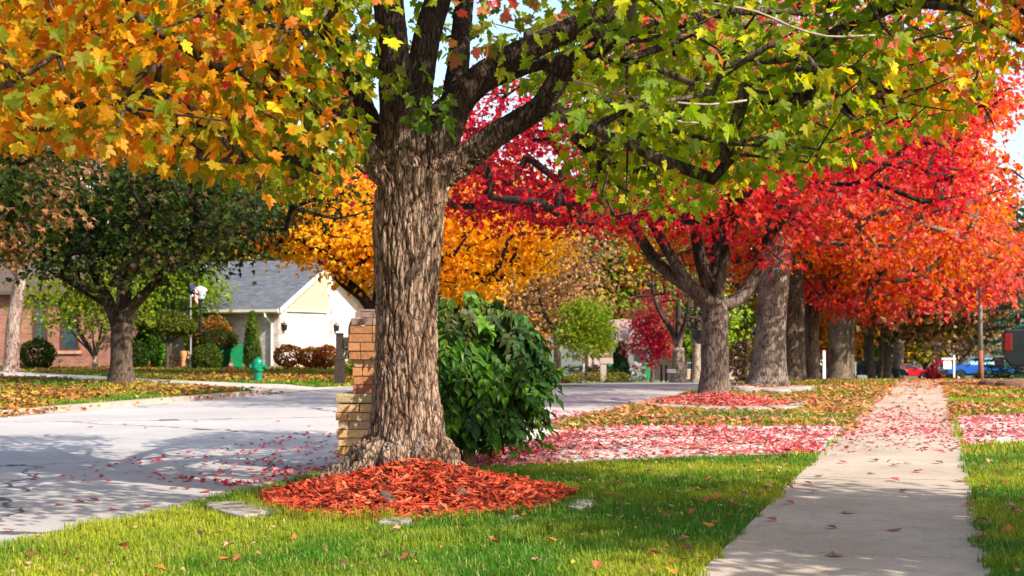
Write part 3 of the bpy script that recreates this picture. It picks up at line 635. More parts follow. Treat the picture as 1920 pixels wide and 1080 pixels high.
for k in range(9):
    a0 = 3.0+k*.42
    lab = ['first', 'second', 'third', 'fourth', 'fifth', 'sixth', 'seventh', 'eighth', 'ninth'][k]
    edging(MC2, MR2, a0, a0+.37, f'{lab} flat edging stone from the left around the red maple bed', 'stones edging the far mulch bed', .28, .06)
# ------------------------------------------------------------------ the big maple in front
TB = np.array([-.84, 11.35, 0.0])
def big_maple():
    r = np.random.default_rng(21); Y0 = 11.35; w = lambda px, py, dy=0.0: W(px, py, Y0+dy)
    t = Tree()
    tr = t.limb([TB+[0, 0, -.05], w(765, 850), w(762, 760), w(761, 700), w(762, 600), w(763, 480), w(766, 400), w(775, 350), w(782, 318)],
                [.43, .37, .31, .276, .258, .252, .262, .28, .29, .29], step=.12, ok=False)
    f = tr[-1]; big = [tr]
    L = {}
    def limb(k, pts, rads, par=None, mesh=True):
        L[k] = t.limb([w(*p) for p in pts], rads, parent=f if par is None else par, step=.22); 
        if mesh: big.append(L[k])
    limb('R1', [(815, 335), (866, 304), (925, 256, -.1), (1015, 198, -.2), (1061, 125, -.25), (1135, 80, -.3), (1221, 54, -.4), (1330, 30, -.5), (1450, 20, -.4), (1600, 40, -.2)], [.13, .115, .10, .09, .085, .075, .055, .035, .02, .008])
    limb('R2', [(815, 310, .1), (842, 235, .1), (875, 165, .15), (957, 108, .2), (1046, 66, .3), (1163, 8, .5), (1300, -60, .7), (1480, -90, .9), (1640, -60, 1.0)], [.15, .12, .105, .10, .09, .08, .06, .04, .015])
    limb('R3', [(842, 240, .35), (910, 160, .5), (1050, 108, .9), (1165, 72, 1.3), (1330, 50, 1.8), (1480, 40, 2.2)], [.08, .06, .055, .045, .03, .012])
    limb('V1', [(755, 340, -.1), (744, 230, -.12), (738, 110, -.12), (728, 0, -.1), (716, -160, 0), (700, -420, .2), (690, -700, .3)], [.16, .135, .125, .12, .10, .07, .02])
    limb('V2', [(785, 330, .1), (782, 200, .2), (800, 70, .3), (828, -20, .35), (890, -220, .5), (950, -480, .7)], [.15, .125, .11, .10, .075, .02])
    limb('V3', [(825, 320, .1), (845, 214, .3), (860, 117, .5), (868, 30, .7), (885, -60, 1.0), (950, -220, 1.6)], [.13, .105, .09, .08, .06, .02])
    limb('L1', [(745, 350, -.1), (702, 305, -.2), (657, 245, -.35), (600, 206, -.6), (520, 172, -.9), (400, 140, -1.2), (250, 120, -1.4), (120, 150, -1.5)], [.13, .095, .075, .06, .04, .028, .02, .008])
    limb('L2', [(735, 320, .1), (697, 240, .2), (664, 155, .3), (618, 78, .4), (588, 0, .5), (540, -120, .7), (420, -260, 1.0)], [.12, .09, .075, .065, .06, .045, .015])
    limb('L3', [(737, 325, .25), (690, 265, .6), (610, 170, 1.3), (480, 90, 2.0), (300, 60, 2.6), (80, 70, 3.0)], [.11, .085, .065, .045, .03, .01])
    limb('LT', [(722, -70, -.05), (640, -50, -.4), (540, -5, -.8), (440, 22, -1.0), (340, 32, -1.2), (230, 36, -1.3), (110, 75, -1.5)], [.07, .06, .05, .042, .035, .025, .01], par=t.near(w(722, -70, -.05)))
    limb('B1', [(790, 310, .25), (830, 200, 1.2), (960, 120, 2.6), (1120, 60, 3.8), (1260, 40, 4.6)], [.11, .08, .06, .04, .012])
    limb('F1', [(728, -10, -.1), (700, -130, -.9), (600, -210, -1.8), (470, -200, -2.6), (330, -120, -3.2)], [.08, .065, .05, .03, .01], par=t.near(w(728, -10, -.1)), mesh=False)
    limb('F2', [(1100, 35, .4), (1200, -60, -.4), (1340, -120, -1.4), (1480, -90, -2.2), (1560, -20, -2.6)], [.06, .05, .04, .025, .01], par=t.near(w(1100, 35, .4)), mesh=False)
    # surface roots
    roots = []
    for a, l, r0 in ((190, .54, .13), (220, .52, .11), (252, .40, .09), (298, .48, .11), (338, .5, .12), (15, .42, .10), (70, .36, .10), (120, .4, .10), (155, .44, .10)):
        a = R(a); d = np.array([math.cos(a), math.sin(a), 0])
        roots.append(t.limb([TB+d*.16+[0, 0, .50], TB+d*.33+[0, 0, .30], TB+d*(l*.8)+[0, 0, .2], TB+d*(l*1.2)+[0, 0, .1], TB+d*(l*1.5)+[0, 0, -.08]], [.08, r0*1.15, r0*.85, r0*.6, .04], parent=tr[0], step=.1, ok=False))
    # foliage
    LX = [-200, 0, 100, 300, 400, 480, 560, 610, 640, 690, 700, 860, 870, 1000, 1040, 1060, 1120, 1250, 1330, 1400, 1500, 1600, 1700, 1800, 1840, 1870, 1930, 2100]
    LY = [275, 262, 262, 292, 330, 345, 372, 350, 315, 285, 110, 110, 120, 150, 250, 325, 385, 400, 385, 335, 320, 285, 245, 240, 190, 110, 100, 90]
    n = 60000; a = r.uniform(0, 2*np.pi, n); q = np.sqrt(r.uniform(0, 1, n))*6.4
    C = np.c_[TB[0]+q*np.cos(a)*1.06+.3, TB[1]+q*np.sin(a)*.8, r.uniform(2.2, 5.3, n)]
    px = 960+C[:, 0]/C[:, 1]*FPX; py = HOR-(C[:, 2]-CAMH)/C[:, 1]*FPX
    low = np.interp(px, LX, LY)+70*(fbm(np.c_[C[:, :2]*1.1, C[:, 2]*0], 61, 3)-.5)-18
    ok = (py < low) & (C[:, 1] > 7.6) & (C[:, 2] > 2.35+.0*q) 
    rr_ = np.hypot(C[:, 0]-TB[0], C[:, 1]-TB[1]); ok &= rr_ > .75
    front = C[:, 1] < TB[1]+.5
    ok &= ~(front & (px > 655) & (px < 1075) & (r.uniform(0, 1, n) < .93) & (py > -120))
    ok &= ~(~front & (px > 690) & (px < 1000) & (r.uniform(0, 1, n) < .1))
    ok &= ~(front & (px >= 1075) & (px < 1230) & (py < 190) & (py > -60) & (r.uniform(0, 1, n) < .6))
    ok &= ~((px > 870) & (px < 1110) & (py > 150) & (r.uniform(0, 1, n) < .85))
    ok &= r.uniform(0, 1, n) < .45+1.1*(fbm(C*np.array([.9, .9, 1.6]), 63, 3)-.35)
    C = C[ok]; C = C[(C[:, 0] > -.42*C[:, 1]-.8) & (C[:, 0] < .42*C[:, 1]+.8)]
    C = C[:3000]; print('near clusters', len(C))
    n = 1800; a = r.uniform(0, 2*np.pi, n); e = r.uniform(5.0, 9.6, n); q = np.sqrt(r.uniform(0.02, 1, n))*5.6*np.sqrt(np.clip(1-((e-5.2)/4.8)**2, .05, 1))
    U = np.c_[TB[0]+q*np.cos(a), TB[1]+q*np.sin(a), e][:90]
    kk = r.uniform(2.6, 6.5, 260); SH = np.c_[TB[0]+r.normal(0, .5, 260), TB[1]+r.normal(0, .4, 260), r.uniform(2.75, 4.6, 260)]+kk[:, None]*S; pyS = HOR-(SH[:, 2]-CAMH)/SH[:, 1]*FPX; U = np.vstack([U, SH[(pyS < -30) & (SH[:, 1] > 7.2)][:150]])  # SH: unseen sprays added above the frame to shade the upper limbs
    # keep the sun on the lower trunk and the chips: no spray grows where its shade would fall on them
    def shades(P):
        k = np.sum((P-TB)[:, :2]*S[:2], 1)/(S[:2]@S[:2]); h = P-k[:, None]*S; d = np.hypot(h[:, 0]-TB[0], h[:, 1]-TB[1])
        a = (k > 0) & (d < .55) & (h[:, 2] > 0) & (h[:, 2] < 2.25)
        g = P-(P[:, 2]/S[2])[:, None]*S; b = (mring(g[:, 0], g[:, 1]) < 1.05)
        k = np.sum((P-np.array([-1.35, 14.1, 0]))[:, :2]*S[:2], 1)/(S[:2]@S[:2]); h = P-k[:, None]*S; d = np.hypot(h[:, 0]+1.35, h[:, 1]-14.1); a |= (k > 0) & (d < .5) & (h[:, 2] > 0) & (h[:, 2] < 1.3)
        k = np.sum((P-np.array([-.2, 13.8, 0]))[:, :2]*S[:2], 1)/(S[:2]@S[:2]); h = P-k[:, None]*S; d = np.hypot(h[:, 0]+.2, h[:, 1]-13.8); b |= (k > 0) & (d < 1.0) & (h[:, 2] > .2) & (h[:, 2] < 1.7)
        gn = vnoise(np.c_[g[:, :2]*np.array([.33, .5]), g[:, 2]*0], 87); b |= (P[:, 2] > 3.6) & inpoly(g[:, 0], g[:, 1], DRIVE_L); b |= (P[:, 2] > 4.2) & (gn > .45) & (toT(g[:, 0], g[:, 1]) < -3.0)
        hi = (P[:, 2] > 4.1) & (toT(g[:, 0], g[:, 1]) < -5.0) & (toT(g[:, 0], g[:, 1]) > -16) & (vnoise(np.c_[g[:, :2]*np.array([.3, .45]), g[:, 2]*0], 88) > .28); kt = np.sum((P-TB)[:, :2]*S[:2], 1)/(S[:2]@S[:2]); ht = P-kt[:, None]*S; hi &= ~((np.hypot(ht[:, 0]-TB[0], ht[:, 1]-TB[1]) < 1.1) & (ht[:, 2] > 2.3)); a = a | hi
        return a, b
    A = np.vstack([C, U]); a1, b1 = shades(A); A = A[~((a1 & (r.uniform(0, 1, len(A)) < .95)) | (b1 & (r.uniform(0, 1, len(A)) < .6)))]
    t.grow(A, 14, step=.4, k=.0026, ex=.42, r=r, up=.1)
    root = thing('maple_tree', 'large maple with thick furrowed trunk and green to orange crown in the red mulch mound', 'tree', tuple(TB))
    # trunk: one skin over trunk, roots and main limbs, then the bark relief
    V = []; F = []; nb = 0
    for ids in big+roots:
        P = np.array([t.P[i] for i in ids]); rr = np.array([t.r[i] for i in ids]); 
        if ids is not tr: m_ = rr > .022; P, rr = P[m_], rr[m_]
        v, f_ = tube(P, rr, 14); V.append(v); F += [tuple(i+nb for i in q_) for q_ in f_]; nb += len(v)
    me = bpy.data.meshes.new('rough'); me.from_pydata([tuple(v) for v in np.vstack(V)-TB], [], F); ob = bpy.data.objects.new('rough', me); COL.objects.link(ob)
    md = ob.modifiers.new('r', 'REMESH'); md.mode = 'VOXEL'; md.voxel_size = .0092
    sm = ob.modifiers.new('s', 'SMOOTH'); sm.iterations = 14; sm.factor = .5
    dg = bpy.context.evaluated_depsgraph_get(); em = bpy.data.meshes.new_from_object(ob.evaluated_get(dg)); bpy.data.objects.remove(ob); bpy.data.meshes.remove(me)
    nv = len(em.vertices); V = np.zeros(nv*3); em.vertices.foreach_get('co', V); V = V.reshape(-1, 3); Nn = np.zeros(nv*3); em.vertices.foreach_get('normal', Nn); Nn = Nn.reshape(-1, 3)
    rad = np.hypot(V[:, 0], V[:, 1]); zz = V[:, 2]
    warp = (fbm(V*np.array([5, 5, 2.2]), 71, 3)-.5)[:, None]*np.array([.05, .05, .12])+(vnoise(V*np.array([16, 16, 5]), 72)-.5)[:, None]*np.array([.025, .025, .05])
    d1, d2, idv = voronoi((V+warp)*np.array([20, 20, 2.7]), 73)
    e = np.clip((d2-d1)/.30, 0, 1); e1 = e**.7
    d1b, d2b, idb = voronoi((V+warp*1.6)*np.array([34, 34, 10]), 79); eb = np.clip((d2b-d1b)/.35, 0, 1)
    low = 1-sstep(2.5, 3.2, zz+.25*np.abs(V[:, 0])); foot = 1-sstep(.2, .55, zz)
    fine = fbm(V*np.array([60, 60, 22]), 75, 3)-.5; lump = fbm(V*np.array([5, 5, 2.5]), 77, 3)-.5
    knob = fbm(V*np.array([18, 18, 14]), 78, 3)-.5
    amp = (.25+.75*low)*(1-.45*foot)
    disp = amp*(.026*(e1-1)+.011*(idv-.5)*e+.006*(eb-1)*(1-foot*.5))+.006*fine+.022*lump*(.3+.7*low)+.05*knob*foot*sstep(-.02, .1, zz)
    V2 = V+Nn*disp[:, None]
    k = np.clip(fbm(V*np.array([7, 7, 3]), 80, 4)*1.8-.4, 0, 1)[:, None]
    plate = np.array([.20, .115, .07])*(1-k)+np.array([.40, .275, .20])*k; plate = plate*(.86+.3*idv[:, None])
    furrow = np.array([.055, .022, .010]); u = np.maximum((1-np.clip(e*1.5, 0, 1))*.92, (1-np.clip(eb*1.6, 0, 1))*.35)[:, None]*low[:, None]
    c = plate*(1-u)+furrow*u
    lich = (sstep(.56, .66, fbm(V*np.array([14, 14, 12]), 82, 4))*foot*.55)[:, None]; c = c*(1-lich)+np.array([.26, .28, .21])*lich
    up = (1-low)[:, None]; c = c*(1-up*.9)+np.array([.020, .011, .006])*up*.9  # limbs above the fork near black: crown shade put into the bark colour
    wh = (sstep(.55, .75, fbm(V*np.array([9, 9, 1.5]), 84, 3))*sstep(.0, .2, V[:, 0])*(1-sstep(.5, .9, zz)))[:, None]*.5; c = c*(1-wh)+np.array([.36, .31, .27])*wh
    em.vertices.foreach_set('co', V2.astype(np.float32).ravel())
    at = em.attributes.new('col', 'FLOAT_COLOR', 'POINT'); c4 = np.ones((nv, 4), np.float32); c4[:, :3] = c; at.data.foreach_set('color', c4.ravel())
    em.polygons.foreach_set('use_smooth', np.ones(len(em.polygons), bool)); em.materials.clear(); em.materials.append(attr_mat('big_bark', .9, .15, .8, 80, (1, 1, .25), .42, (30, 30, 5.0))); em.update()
    tk = bpy.data.objects.new('trunk', em); COL.objects.link(tk); tk.parent = root
    em.name = 'trunk'
    V, F = t.mesh(off=TB, skip=lambda a, b, mx: False, sides=(10, 6, 4))
    # drop the thick shared limbs (already skinned): thin wood only
    keepn = np.linalg.norm(V, axis=1) > 0
    thin = Tree(); 
    bigset = set(i for ids in big+roots for i in ids if t.r[i] > .03)
    VV = []; FF = []; nb = 0
    ch = [[] for _ in t.P]
    for i, p in enumerate(t.par):
        if p >= 0: ch[p].append(i)
    st = [(p, i) for i, p in enumerate(t.par) if p >= 0 and i not in bigset and p in bigset]
    while st:
        p, i = st.pop(); chain = [p, i]; q = i
        while ch[q]:
            kd = sorted([x for x in ch[q] if x not in bigset], key=lambda x: -t.r[x])
            if not kd: break
            st += [(q, x) for x in kd[1:]]; q = kd[0]; chain.append(q)
        P = np.array([t.P[x] for x in chain]); rr = np.array([min(t.r[x], .05) for x in chain]); rr[0] = rr[1]*1.3; rr[-1] *= .5
        v, f_ = tube(P, rr, 6 if rr.max() > .012 else 4, False); VV.append(v); FF.append(np.array(f_)+nb); nb += len(v)
    V = np.vstack(VV)-TB
    np_mesh('branch', V, np.vstack(FF), BARK, root, bark_col(V, (.05, .033, .022), (.13, .095, .065), r, 4), smooth=True)
    m = MB()
    for pts in (((1075, 150), (1160, 176), (1250, 190), (1330, 196), (1400, 188)), ((1330, 5), (1420, 22), (1480, 48), (1550, 68), (1640, 66)), ((1150, 168), (1240, 150), (1330, 158)), ((1215, 186), (1260, 225), (1310, 230))):
        m.tube(crspline([w(px_, py_, -2.6+.1*i) for i, (px_, py_) in enumerate(pts)], .15)-TB, .0075, 6)
    m.build('twig', mat('pale_twig', (.30, .23, .19), .8, .2, 30), root, smooth=True)
    # leaves
    def lp(P, r):
        px = 960+P[:, 0]/P[:, 1]*FPX; n = len(P); k = np.clip((fbm(P*1.3, 91, 3)-.5)*2.6+.5+r.normal(0, .22, n), 0, .999)
        A = pal([(.20, .23, .012), (.34, .26, .012), (.58, .32, .012), (.74, .34, .012), (.78, .28, .014), (.56, .17, .015)], 1.1, 92, .25, .5)(P, r); B = pal([(.15, .24, .012), (.20, .28, .012), (.32, .36, .014), (.12, .21, .012), (.56, .5, .02)], 1.2, 93, .25, .4)(P, r)
        D = pal([YGREEN, YELLOW, ORANGE, SALMON], 1.1, 94, .2, .5)(P, r)
        wl = np.clip(1-(px-380)/420+(k-.5)*1.0-.25*np.clip((120-(HOR-(P[:, 2]-CAMH)/P[:, 1]*FPX))/120, 0, 1), 0, 1); wr = np.clip((px-1600)/260+(k-.5)*1.1, 0, 1)
        u = r.uniform(0, 1, n); c = B.copy(); c[u < wl] = A[u < wl]; m = u > 1-wr*.85; c[m] = D[m]; return c
    P, tip, nor, sz, pc = leaves_at(A, 24, .25, .086, lp, MAPLE, r, flat=.5, up=.55, droop=.75)
    a1, b1 = shades(P); kp = ~((a1 & (r.uniform(0, 1, len(P)) < .9)) | (b1 & (r.uniform(0, 1, len(P)) < .5)))
    px = 960+P[:, 0]/P[:, 1]*FPX; py = HOR-(P[:, 2]-CAMH)/P[:, 1]*FPX
    kp &= (py < np.interp(px, LX, LY)+22) & (P[:, 1] > 7.0) & ~((P[:, 1] < TB[1]) & (px > 690) & (px < 850) & (py > 120) & (py < 340))
    # sprigs that stand out: flushed pink ones in the sun, green shoots in the fork
    SP = [((415, 110), 9.3, 34, .28, [PINK, SALMON, (.6, .2, .06)]), ((360, 150), 9.4, 12, .16, [PINK, SALMON]), ((470, 150), 9.5, 14, .18, [SALMON, ORANGE]), ((590, 215), 10.2, 16, .2, [SALMON, DORANGE, OLIVE]),
          ((1245, 55), 9.8, 16, .16, [SALMON, PINK, (.6, .3, .1)]), ((1290, 70), 9.9, 16, .16, [SALMON, ORANGE, YGREEN]), ((930, 40), 9.6, 18, .2, [YGREEN, GREEN, SALMON]), ((880, 15), 9.6, 14, .17, [GREEN, SALMON, PINK]), ((950, 75), 9.7, 9, .13, [YGREEN, GREEN]),
          ((800, 190), 10.95, 16, .13, [GREEN, (.1, .2, .02)]), ((815, 225), 10.95, 12, .09, [GREEN, (.1, .2, .02)]), ((650, 130), 10.6, 22, .22, [GREEN, YGREEN]), ((600, 90), 10.4, 22, .24, [GREEN, YGREEN])]
    for (q, yd, m, sp_, cl) in SP:
        c0 = W(q[0], q[1], yd)[None]; p_, t_, n_, s_, c_ = leaves_at(c0, int(m*1.4), sp_, .095, pal(cl, 3, 5, .2, .6), MAPLE, r, flat=.7, up=.2, droop=.9)
        n_ = n_+np.array([.3, -.7, .2]); P = np.vstack([P, p_]); tip = np.vstack([tip, t_]); nor = np.vstack([nor, n_]); sz = np.r_[sz, s_]; pc = np.vstack([pc, c_]); kp = np.r_[kp, np.ones(len(P)-len(kp), bool)]
    P, tip, nor, sz, pc = P[kp], tip[kp], nor[kp], sz[kp], pc[kp]
    print('big maple leaves', len(P), 'clusters', len(A), 'trunk verts', nv)
    V, F = place(MAPLE, P-TB, sz, tip, nor, r); np_mesh('crown', V, F, LEAF, root, np.repeat(pc, len(MAPLE[0]), 0))
big_maple()

# ------------------------------------------------------------------ the other street trees
def at(px, Y): return (float((px-960)/FPX*Y), float(Y))
def lim(Y, *pts): return [W(p[0], p[1], Y+(p[2] if len(p) > 2 else 0)) for p in pts]
def cut(LX, LY, top=False):
    def f(C, r):
        px = 960+C[:, 0]/C[:, 1]*FPX; py = HOR-(C[:, 2]-CAMH)/C[:, 1]*FPX
        return (py > np.interp(px, LX, LY)+r.normal(0, 12, len(C))) | ((px > np.interp(py, [0, 100, 200, 260, 330, 420, 500], [1930, 1915, 1880, 1850, 1900, 1860, 1915])+r.normal(0, 14, len(C))))
    return f
GREYB = ((.085, .06, .045), (.21, .16, .13)); DARKB = ((.05, .035, .025), (.13, .09, .065))
Y2 = 28.0
rP = pal([(.38, .012, .03), (.56, .018, .04), (.64, .03, .03), (.68, .07, .07), (.66, .10, .03)], .5, 31, .3, .5)
make_tree('red maple with many upswept limbs and crimson leaves over a stone edged bed', 'tree', at(1340, Y2), 2.0, .285, (-.5, .2, 4.6), (6.0, 4.6, 2.7), 2.2, 720, 40, .12, rP, MIDLEAF, .36, GREYB, seed=31, shell=3.2,
          limbs=[(lim(Y2, (1325, 575), (1300, 545), (1240, 500), (1185, 420), (1140, 330), (1105, 230, -.5)), [.15, .13, .11, .09, .06, .03], 1), (lim(Y2, (1325, 560, -.1), (1290, 530, -.2), (1235, 440, -.4), (1195, 350, -.6), (1160, 240, -1)), [.14, .11, .09, .06, .02], 1),
                 (lim(Y2, (1335, 560, .1), (1310, 470, .1), (1300, 380, .1), (1290, 250, .2)), [.16, .12, .09, .04], 1), (lim(Y2, (1340, 560, .2), (1345, 450, .4), (1335, 330, .8), (1340, 200, 1)), [.14, .11, .08, .03], 1),
                 (lim(Y2, (1350, 570), (1385, 560), (1425, 500), (1450, 410), (1480, 320)), [.15, .13, .10, .07, .03], 1), (lim(Y2, (1345, 560, -.1), (1360, 470, -.4), (1375, 380, -.9), (1420, 260, -1.4)), [.13, .09, .07, .03], 1)],
          reject=lambda C, r: cut([800, 880, 1000, 1130, 1180, 1250, 1330, 1420, 1480, 1540], [410, 395, 400, 440, 400, 430, 400, 480, 500, 380])(C, r))
P3 = pal([(.68, .06, .035), (.72, .13, .025), (.74, .22, .02), (.74, .19, .03), (.72, .12, .09), (.74, .25, .18), (.70, .07, .05)], .4, 33, .28, .6)
make_tree('stout pale maple with orange red crown and flared roots among flat stones', 'tree', at(1440, 36.5), 4.2, .39, (1.6, .5, 6.6), (6.4, 5.5, 4.3), 2.9, 700, 38, .15, P3, SIMPLE, .40, ((.11, .08, .06), (.28, .22, .18)), seed=33, flare=1.5, nlimbs=6, lean=.35,
          reject=lambda C, r: cut([1080, 1300, 1440, 1500, 1700, 1800, 1900, 1960], [400, 470, 390, 470, 505, 520, 510, 480])(C, r))
def P4(P, r):
    c = P4a(P, r); k = (P[:, 2]-1.9)/1.5+r.normal(0, .25, len(P))+(fbm(P*.5, 36, 2)-.5)*2; m = k < .45; c[m] = P4c(P[m], r) if m.any() else c[m]; return c
P4c = pal([(.62, .06, .06), PINK, (.66, .16, .13), (.64, .10, .03), (.55, .03, .03)], .6, 38, .25, .6)
P4a = pal([(.62, .17, .01), ORANGE, (.6, .10, .012), (.66, .24, .012), (.58, .06, .02)], .4, 35, .28, .5)
make_tree('dark trunked maple with orange crown behind the stout pale maple', 'tree', at(1486, 43.6), 4.4, .36, (1.8, 1, 6.0), (7.2, 5.5, 4.2), 2.1, 760, 34, .175, P4, SIMPLE, .44, ((.05, .038, .028), (.12, .09, .065)), seed=35,
          reject=lambda C, r: cut([1100, 1300, 1480, 1520, 1620, 1720, 1820, 1900, 1950], [520, 550, 470, 560, 575, 560, 560, 540, 490])(C, r))
make_tree('slim maple with low sprays of bright pink red leaves above the leaf drift', 'tree', at(1522, 50.4), 3.2, .27, (3.4, 0, 4.2), (5.4, 4.0, 2.0), 2.5, 420, 30, .21, pal([(.58, .05, .05), PINK, (.64, .13, .10), (.62, .10, .03)], .5, 37, .25, .5), SIMPLE, .5, ((.07, .05, .038), (.16, .12, .09)), seed=37,
          reject=lambda C, r: cut([1400, 1500, 1560, 1640, 1700, 1780, 1850], [560, 590, 600, 590, 570, 580, 560])(C, r))
BRN = pal([(.07, .03, .012), (.15, .06, .02), (.26, .09, .03), (.20, .12, .02)], .35, 39, .3, .5)
make_tree('thick brown trunked maple with coppery crown leaning against its twin beyond the rise', 'tree', at(1573, 65.0), 4.2, .46, (.5, 1, 6.5), (6, 5, 3.2), 3.0, 300, 26, .3, BRN, SIMPLE, .6, ((.08, .055, .038), (.19, .135, .095)), seed=39)
make_tree('narrower right hand twin of the coppery maples beyond the rise', 'tree', at(1591, 65.6), 4.0, .27, (2.6, .5, 6.2), (4.5, 4, 2.6), 2.8, 200, 26, .3, BRN, SIMPLE, .6, ((.08, .055, .038), (.19, .135, .095)), seed=40)
make_tree('straight dark maple between the coppery twins and the parked dark blue sedan', 'tree', at(1630, 90.0), 5.2, .33, (1.5, 1, 7.2), (7, 5, 3.6), 4.2, 320, 26, .36, pal([(.03, .035, .008), (.09, .06, .012), (.3, .11, .03), (.36, .17, .02)], .3, 41, .3, .5), SIMPLE, .7, DARKB, seed=41)
make_tree('pair of thin dark trunks under dusky leaves just past the straight dark maple', 'tree', at(1655, 97.0), 4.8, .27, (4.5, 1, 8.0), (8, 6, 3.8), 4.4, 380, 26, .38, pal([(.05, .02, .012), (.12, .045, .025), (.28, .10, .05), (.34, .2, .02)], .3, 42, .3, .5), SIMPLE, .7, DARKB, seed=42)
make_tree('grey stub of a trunk half hidden by the windshield of the dark blue sedan', 'tree', at(1684, 118.0), 4.6, .45, (3, 1, 8.2), (6, 5, 3.4), 4.8, 220, 24, .4, pal([(.16, .08, .03), (.3, .14, .03)], .3, 43, .3, .5), SIMPLE, .7, GREYB, seed=43)
# row on the far side, left
DG = pal([(.010, .028, .005), (.018, .045, .006), (.035, .07, .008), (.055, .10, .01), (.09, .11, .012), (.09, .05, .02)], .35, 51, .35, .5)
YL = 38.5
make_tree('dark green maple with forked trunk on the leafy lawn across the road', 'tree', at(228, YL), 1.9, .30, (.7, .3, 4.6), (4.9, 3.6, 2.9), 2.1, 520, 30, .15, DG, MIDLEAF, .42, DARKB, seed=51, flare=1.6, lob=.7,
          limbs=[(lim(YL, (225, 620), (205, 570), (185, 530), (165, 470), (140, 380)), [.19, .17, .13, .09, .03], 1), (lim(YL, (232, 600, .1), (238, 520, .2), (236, 430, .3), (240, 330, .3)), [.17, .14, .09, .03], 1),
                 (lim(YL, (235, 590), (262, 560), (295, 525), (340, 460), (390, 400)), [.16, .13, .1, .06, .02], 1), (lim(YL, (205, 575, .2), (160, 550, .5), (125, 528, .9), (60, 490, 1.2)), [.07, .05, .04, .01], 1)],
          reject=lambda C, r: cut([-60, 40, 110, 180, 240, 330, 400, 420, 560], [505, 490, 530, 555, 525, 560, 480, 470, 420])(C, r))
make_tree('purple brown leaved maple behind the right side of the dark green maple', 'tree', at(229, 47.0), 3.6, .2, (4.0, 0, 5.4), (3.2, 3, 2.1), 3.6, 230, 28, .2, pal([(.035, .012, .014), (.08, .03, .018), (.16, .07, .02), (.22, .12, .02)], .5, 53, .3, .5), SIMPLE, .45, DARKB, seed=53,
          reject=lambda C, r: cut([340, 380, 420, 470, 560, 600], [500, 470, 480, 460, 420, 400])(C, r))
make_tree('maple at the left edge with dark lower leaves and pale russet tips', 'tree', at(-26, 33.0), 3.0, .22, (-.3, -.4, 5.0), (3.2, 3.0, 2.3), 2.6, 300, 30, .16, pal([DKGREEN, (.05, .08, .01), (.36, .16, .05), (.5, .25, .14), (.55, .25, .06)], .45, 55, .3, .35), MIDLEAF, .42, DARKB, seed=55,
          reject=lambda C, r: cut([-100, 0, 60, 110, 200], [480, 490, 500, 400, 300])(C, r))
make_tree('river birch with peeling pinkish white bark beside the red brick house', 'tree', at(20, 52.5), 3.6, .26, (-.5, 0, 6.0), (3.0, 2.6, 2.2), 3.4, 130, 22, .17, pal([YGREEN, (.2, .22, .02), (.4, .3, .05)], .5, 57, .3, .5), SIMPLE, .5, ((.16, .09, .06), (.48, .36, .31)), seed=57, flare=1.25, lean=.35, name='birch_tree')
make_tree('small multi stemmed tree with airy yellow green leaves in front of the brick house', 'tree', at(178, 55.0), .5, .12, (-.2, 0, 2.9), (2.6, 1.8, 1.5), 1.5, 150, 20, .15, pal([YGREEN, (.32, .36, .02), (.16, .26, .02)], .6, 59, .25, .5), SIMPLE, .4, ((.22, .16, .11), (.36, .28, .2)), seed=59, nlimbs=6, name='ornamental_tree', flare=1.8)
make_tree('bright lime green tree glowing behind the forked trunk of the dark maple', 'tree', at(318, 60.2), 2.2, .10, (.1, 0, 3.4), (2.2, 1.4, 1.2), 2.5, 150, 22, .17, pal([(.12, .26, .02), YGREEN, (.2, .34, .02)], .6, 60, .25, .5), SIMPLE, .45, DARKB, seed=60, name='ornamental_tree')
# golden maple behind the big trunk
make_tree('golden yellow maple spreading behind the big trunk and the brick pillar', 'tree', at(700, 47.0), 2.2, .30, (1.2, 0, 4.9), (5.6, 4.6, 2.6), 2.3, 640, 32, .17, pal([GOLD, YELLOW, (.86, .42, .015), (.72, .28, .012)], .5, 61, .22, .5), SIMPLE, .45, DARKB, seed=61,
          reject=lambda C, r: cut([480, 540, 600, 660, 720, 850, 950, 1010, 1060, 1080], [470, 490, 505, 530, 560, 545, 530, 500, 470, 450])(C, r))
make_tree('second golden maple filling in above the first one', 'tree', at(850, 82.0), 2.6, .28, (-1.0, 0, 7.6), (6.4, 4, 4.2), 3.6, 420, 30, .28, pal([GOLD, YELLOW, (.78, .4, .02), (.5, .35, .03)], .5, 62, .22, .5), SIMPLE, .5, DARKB, seed=62)
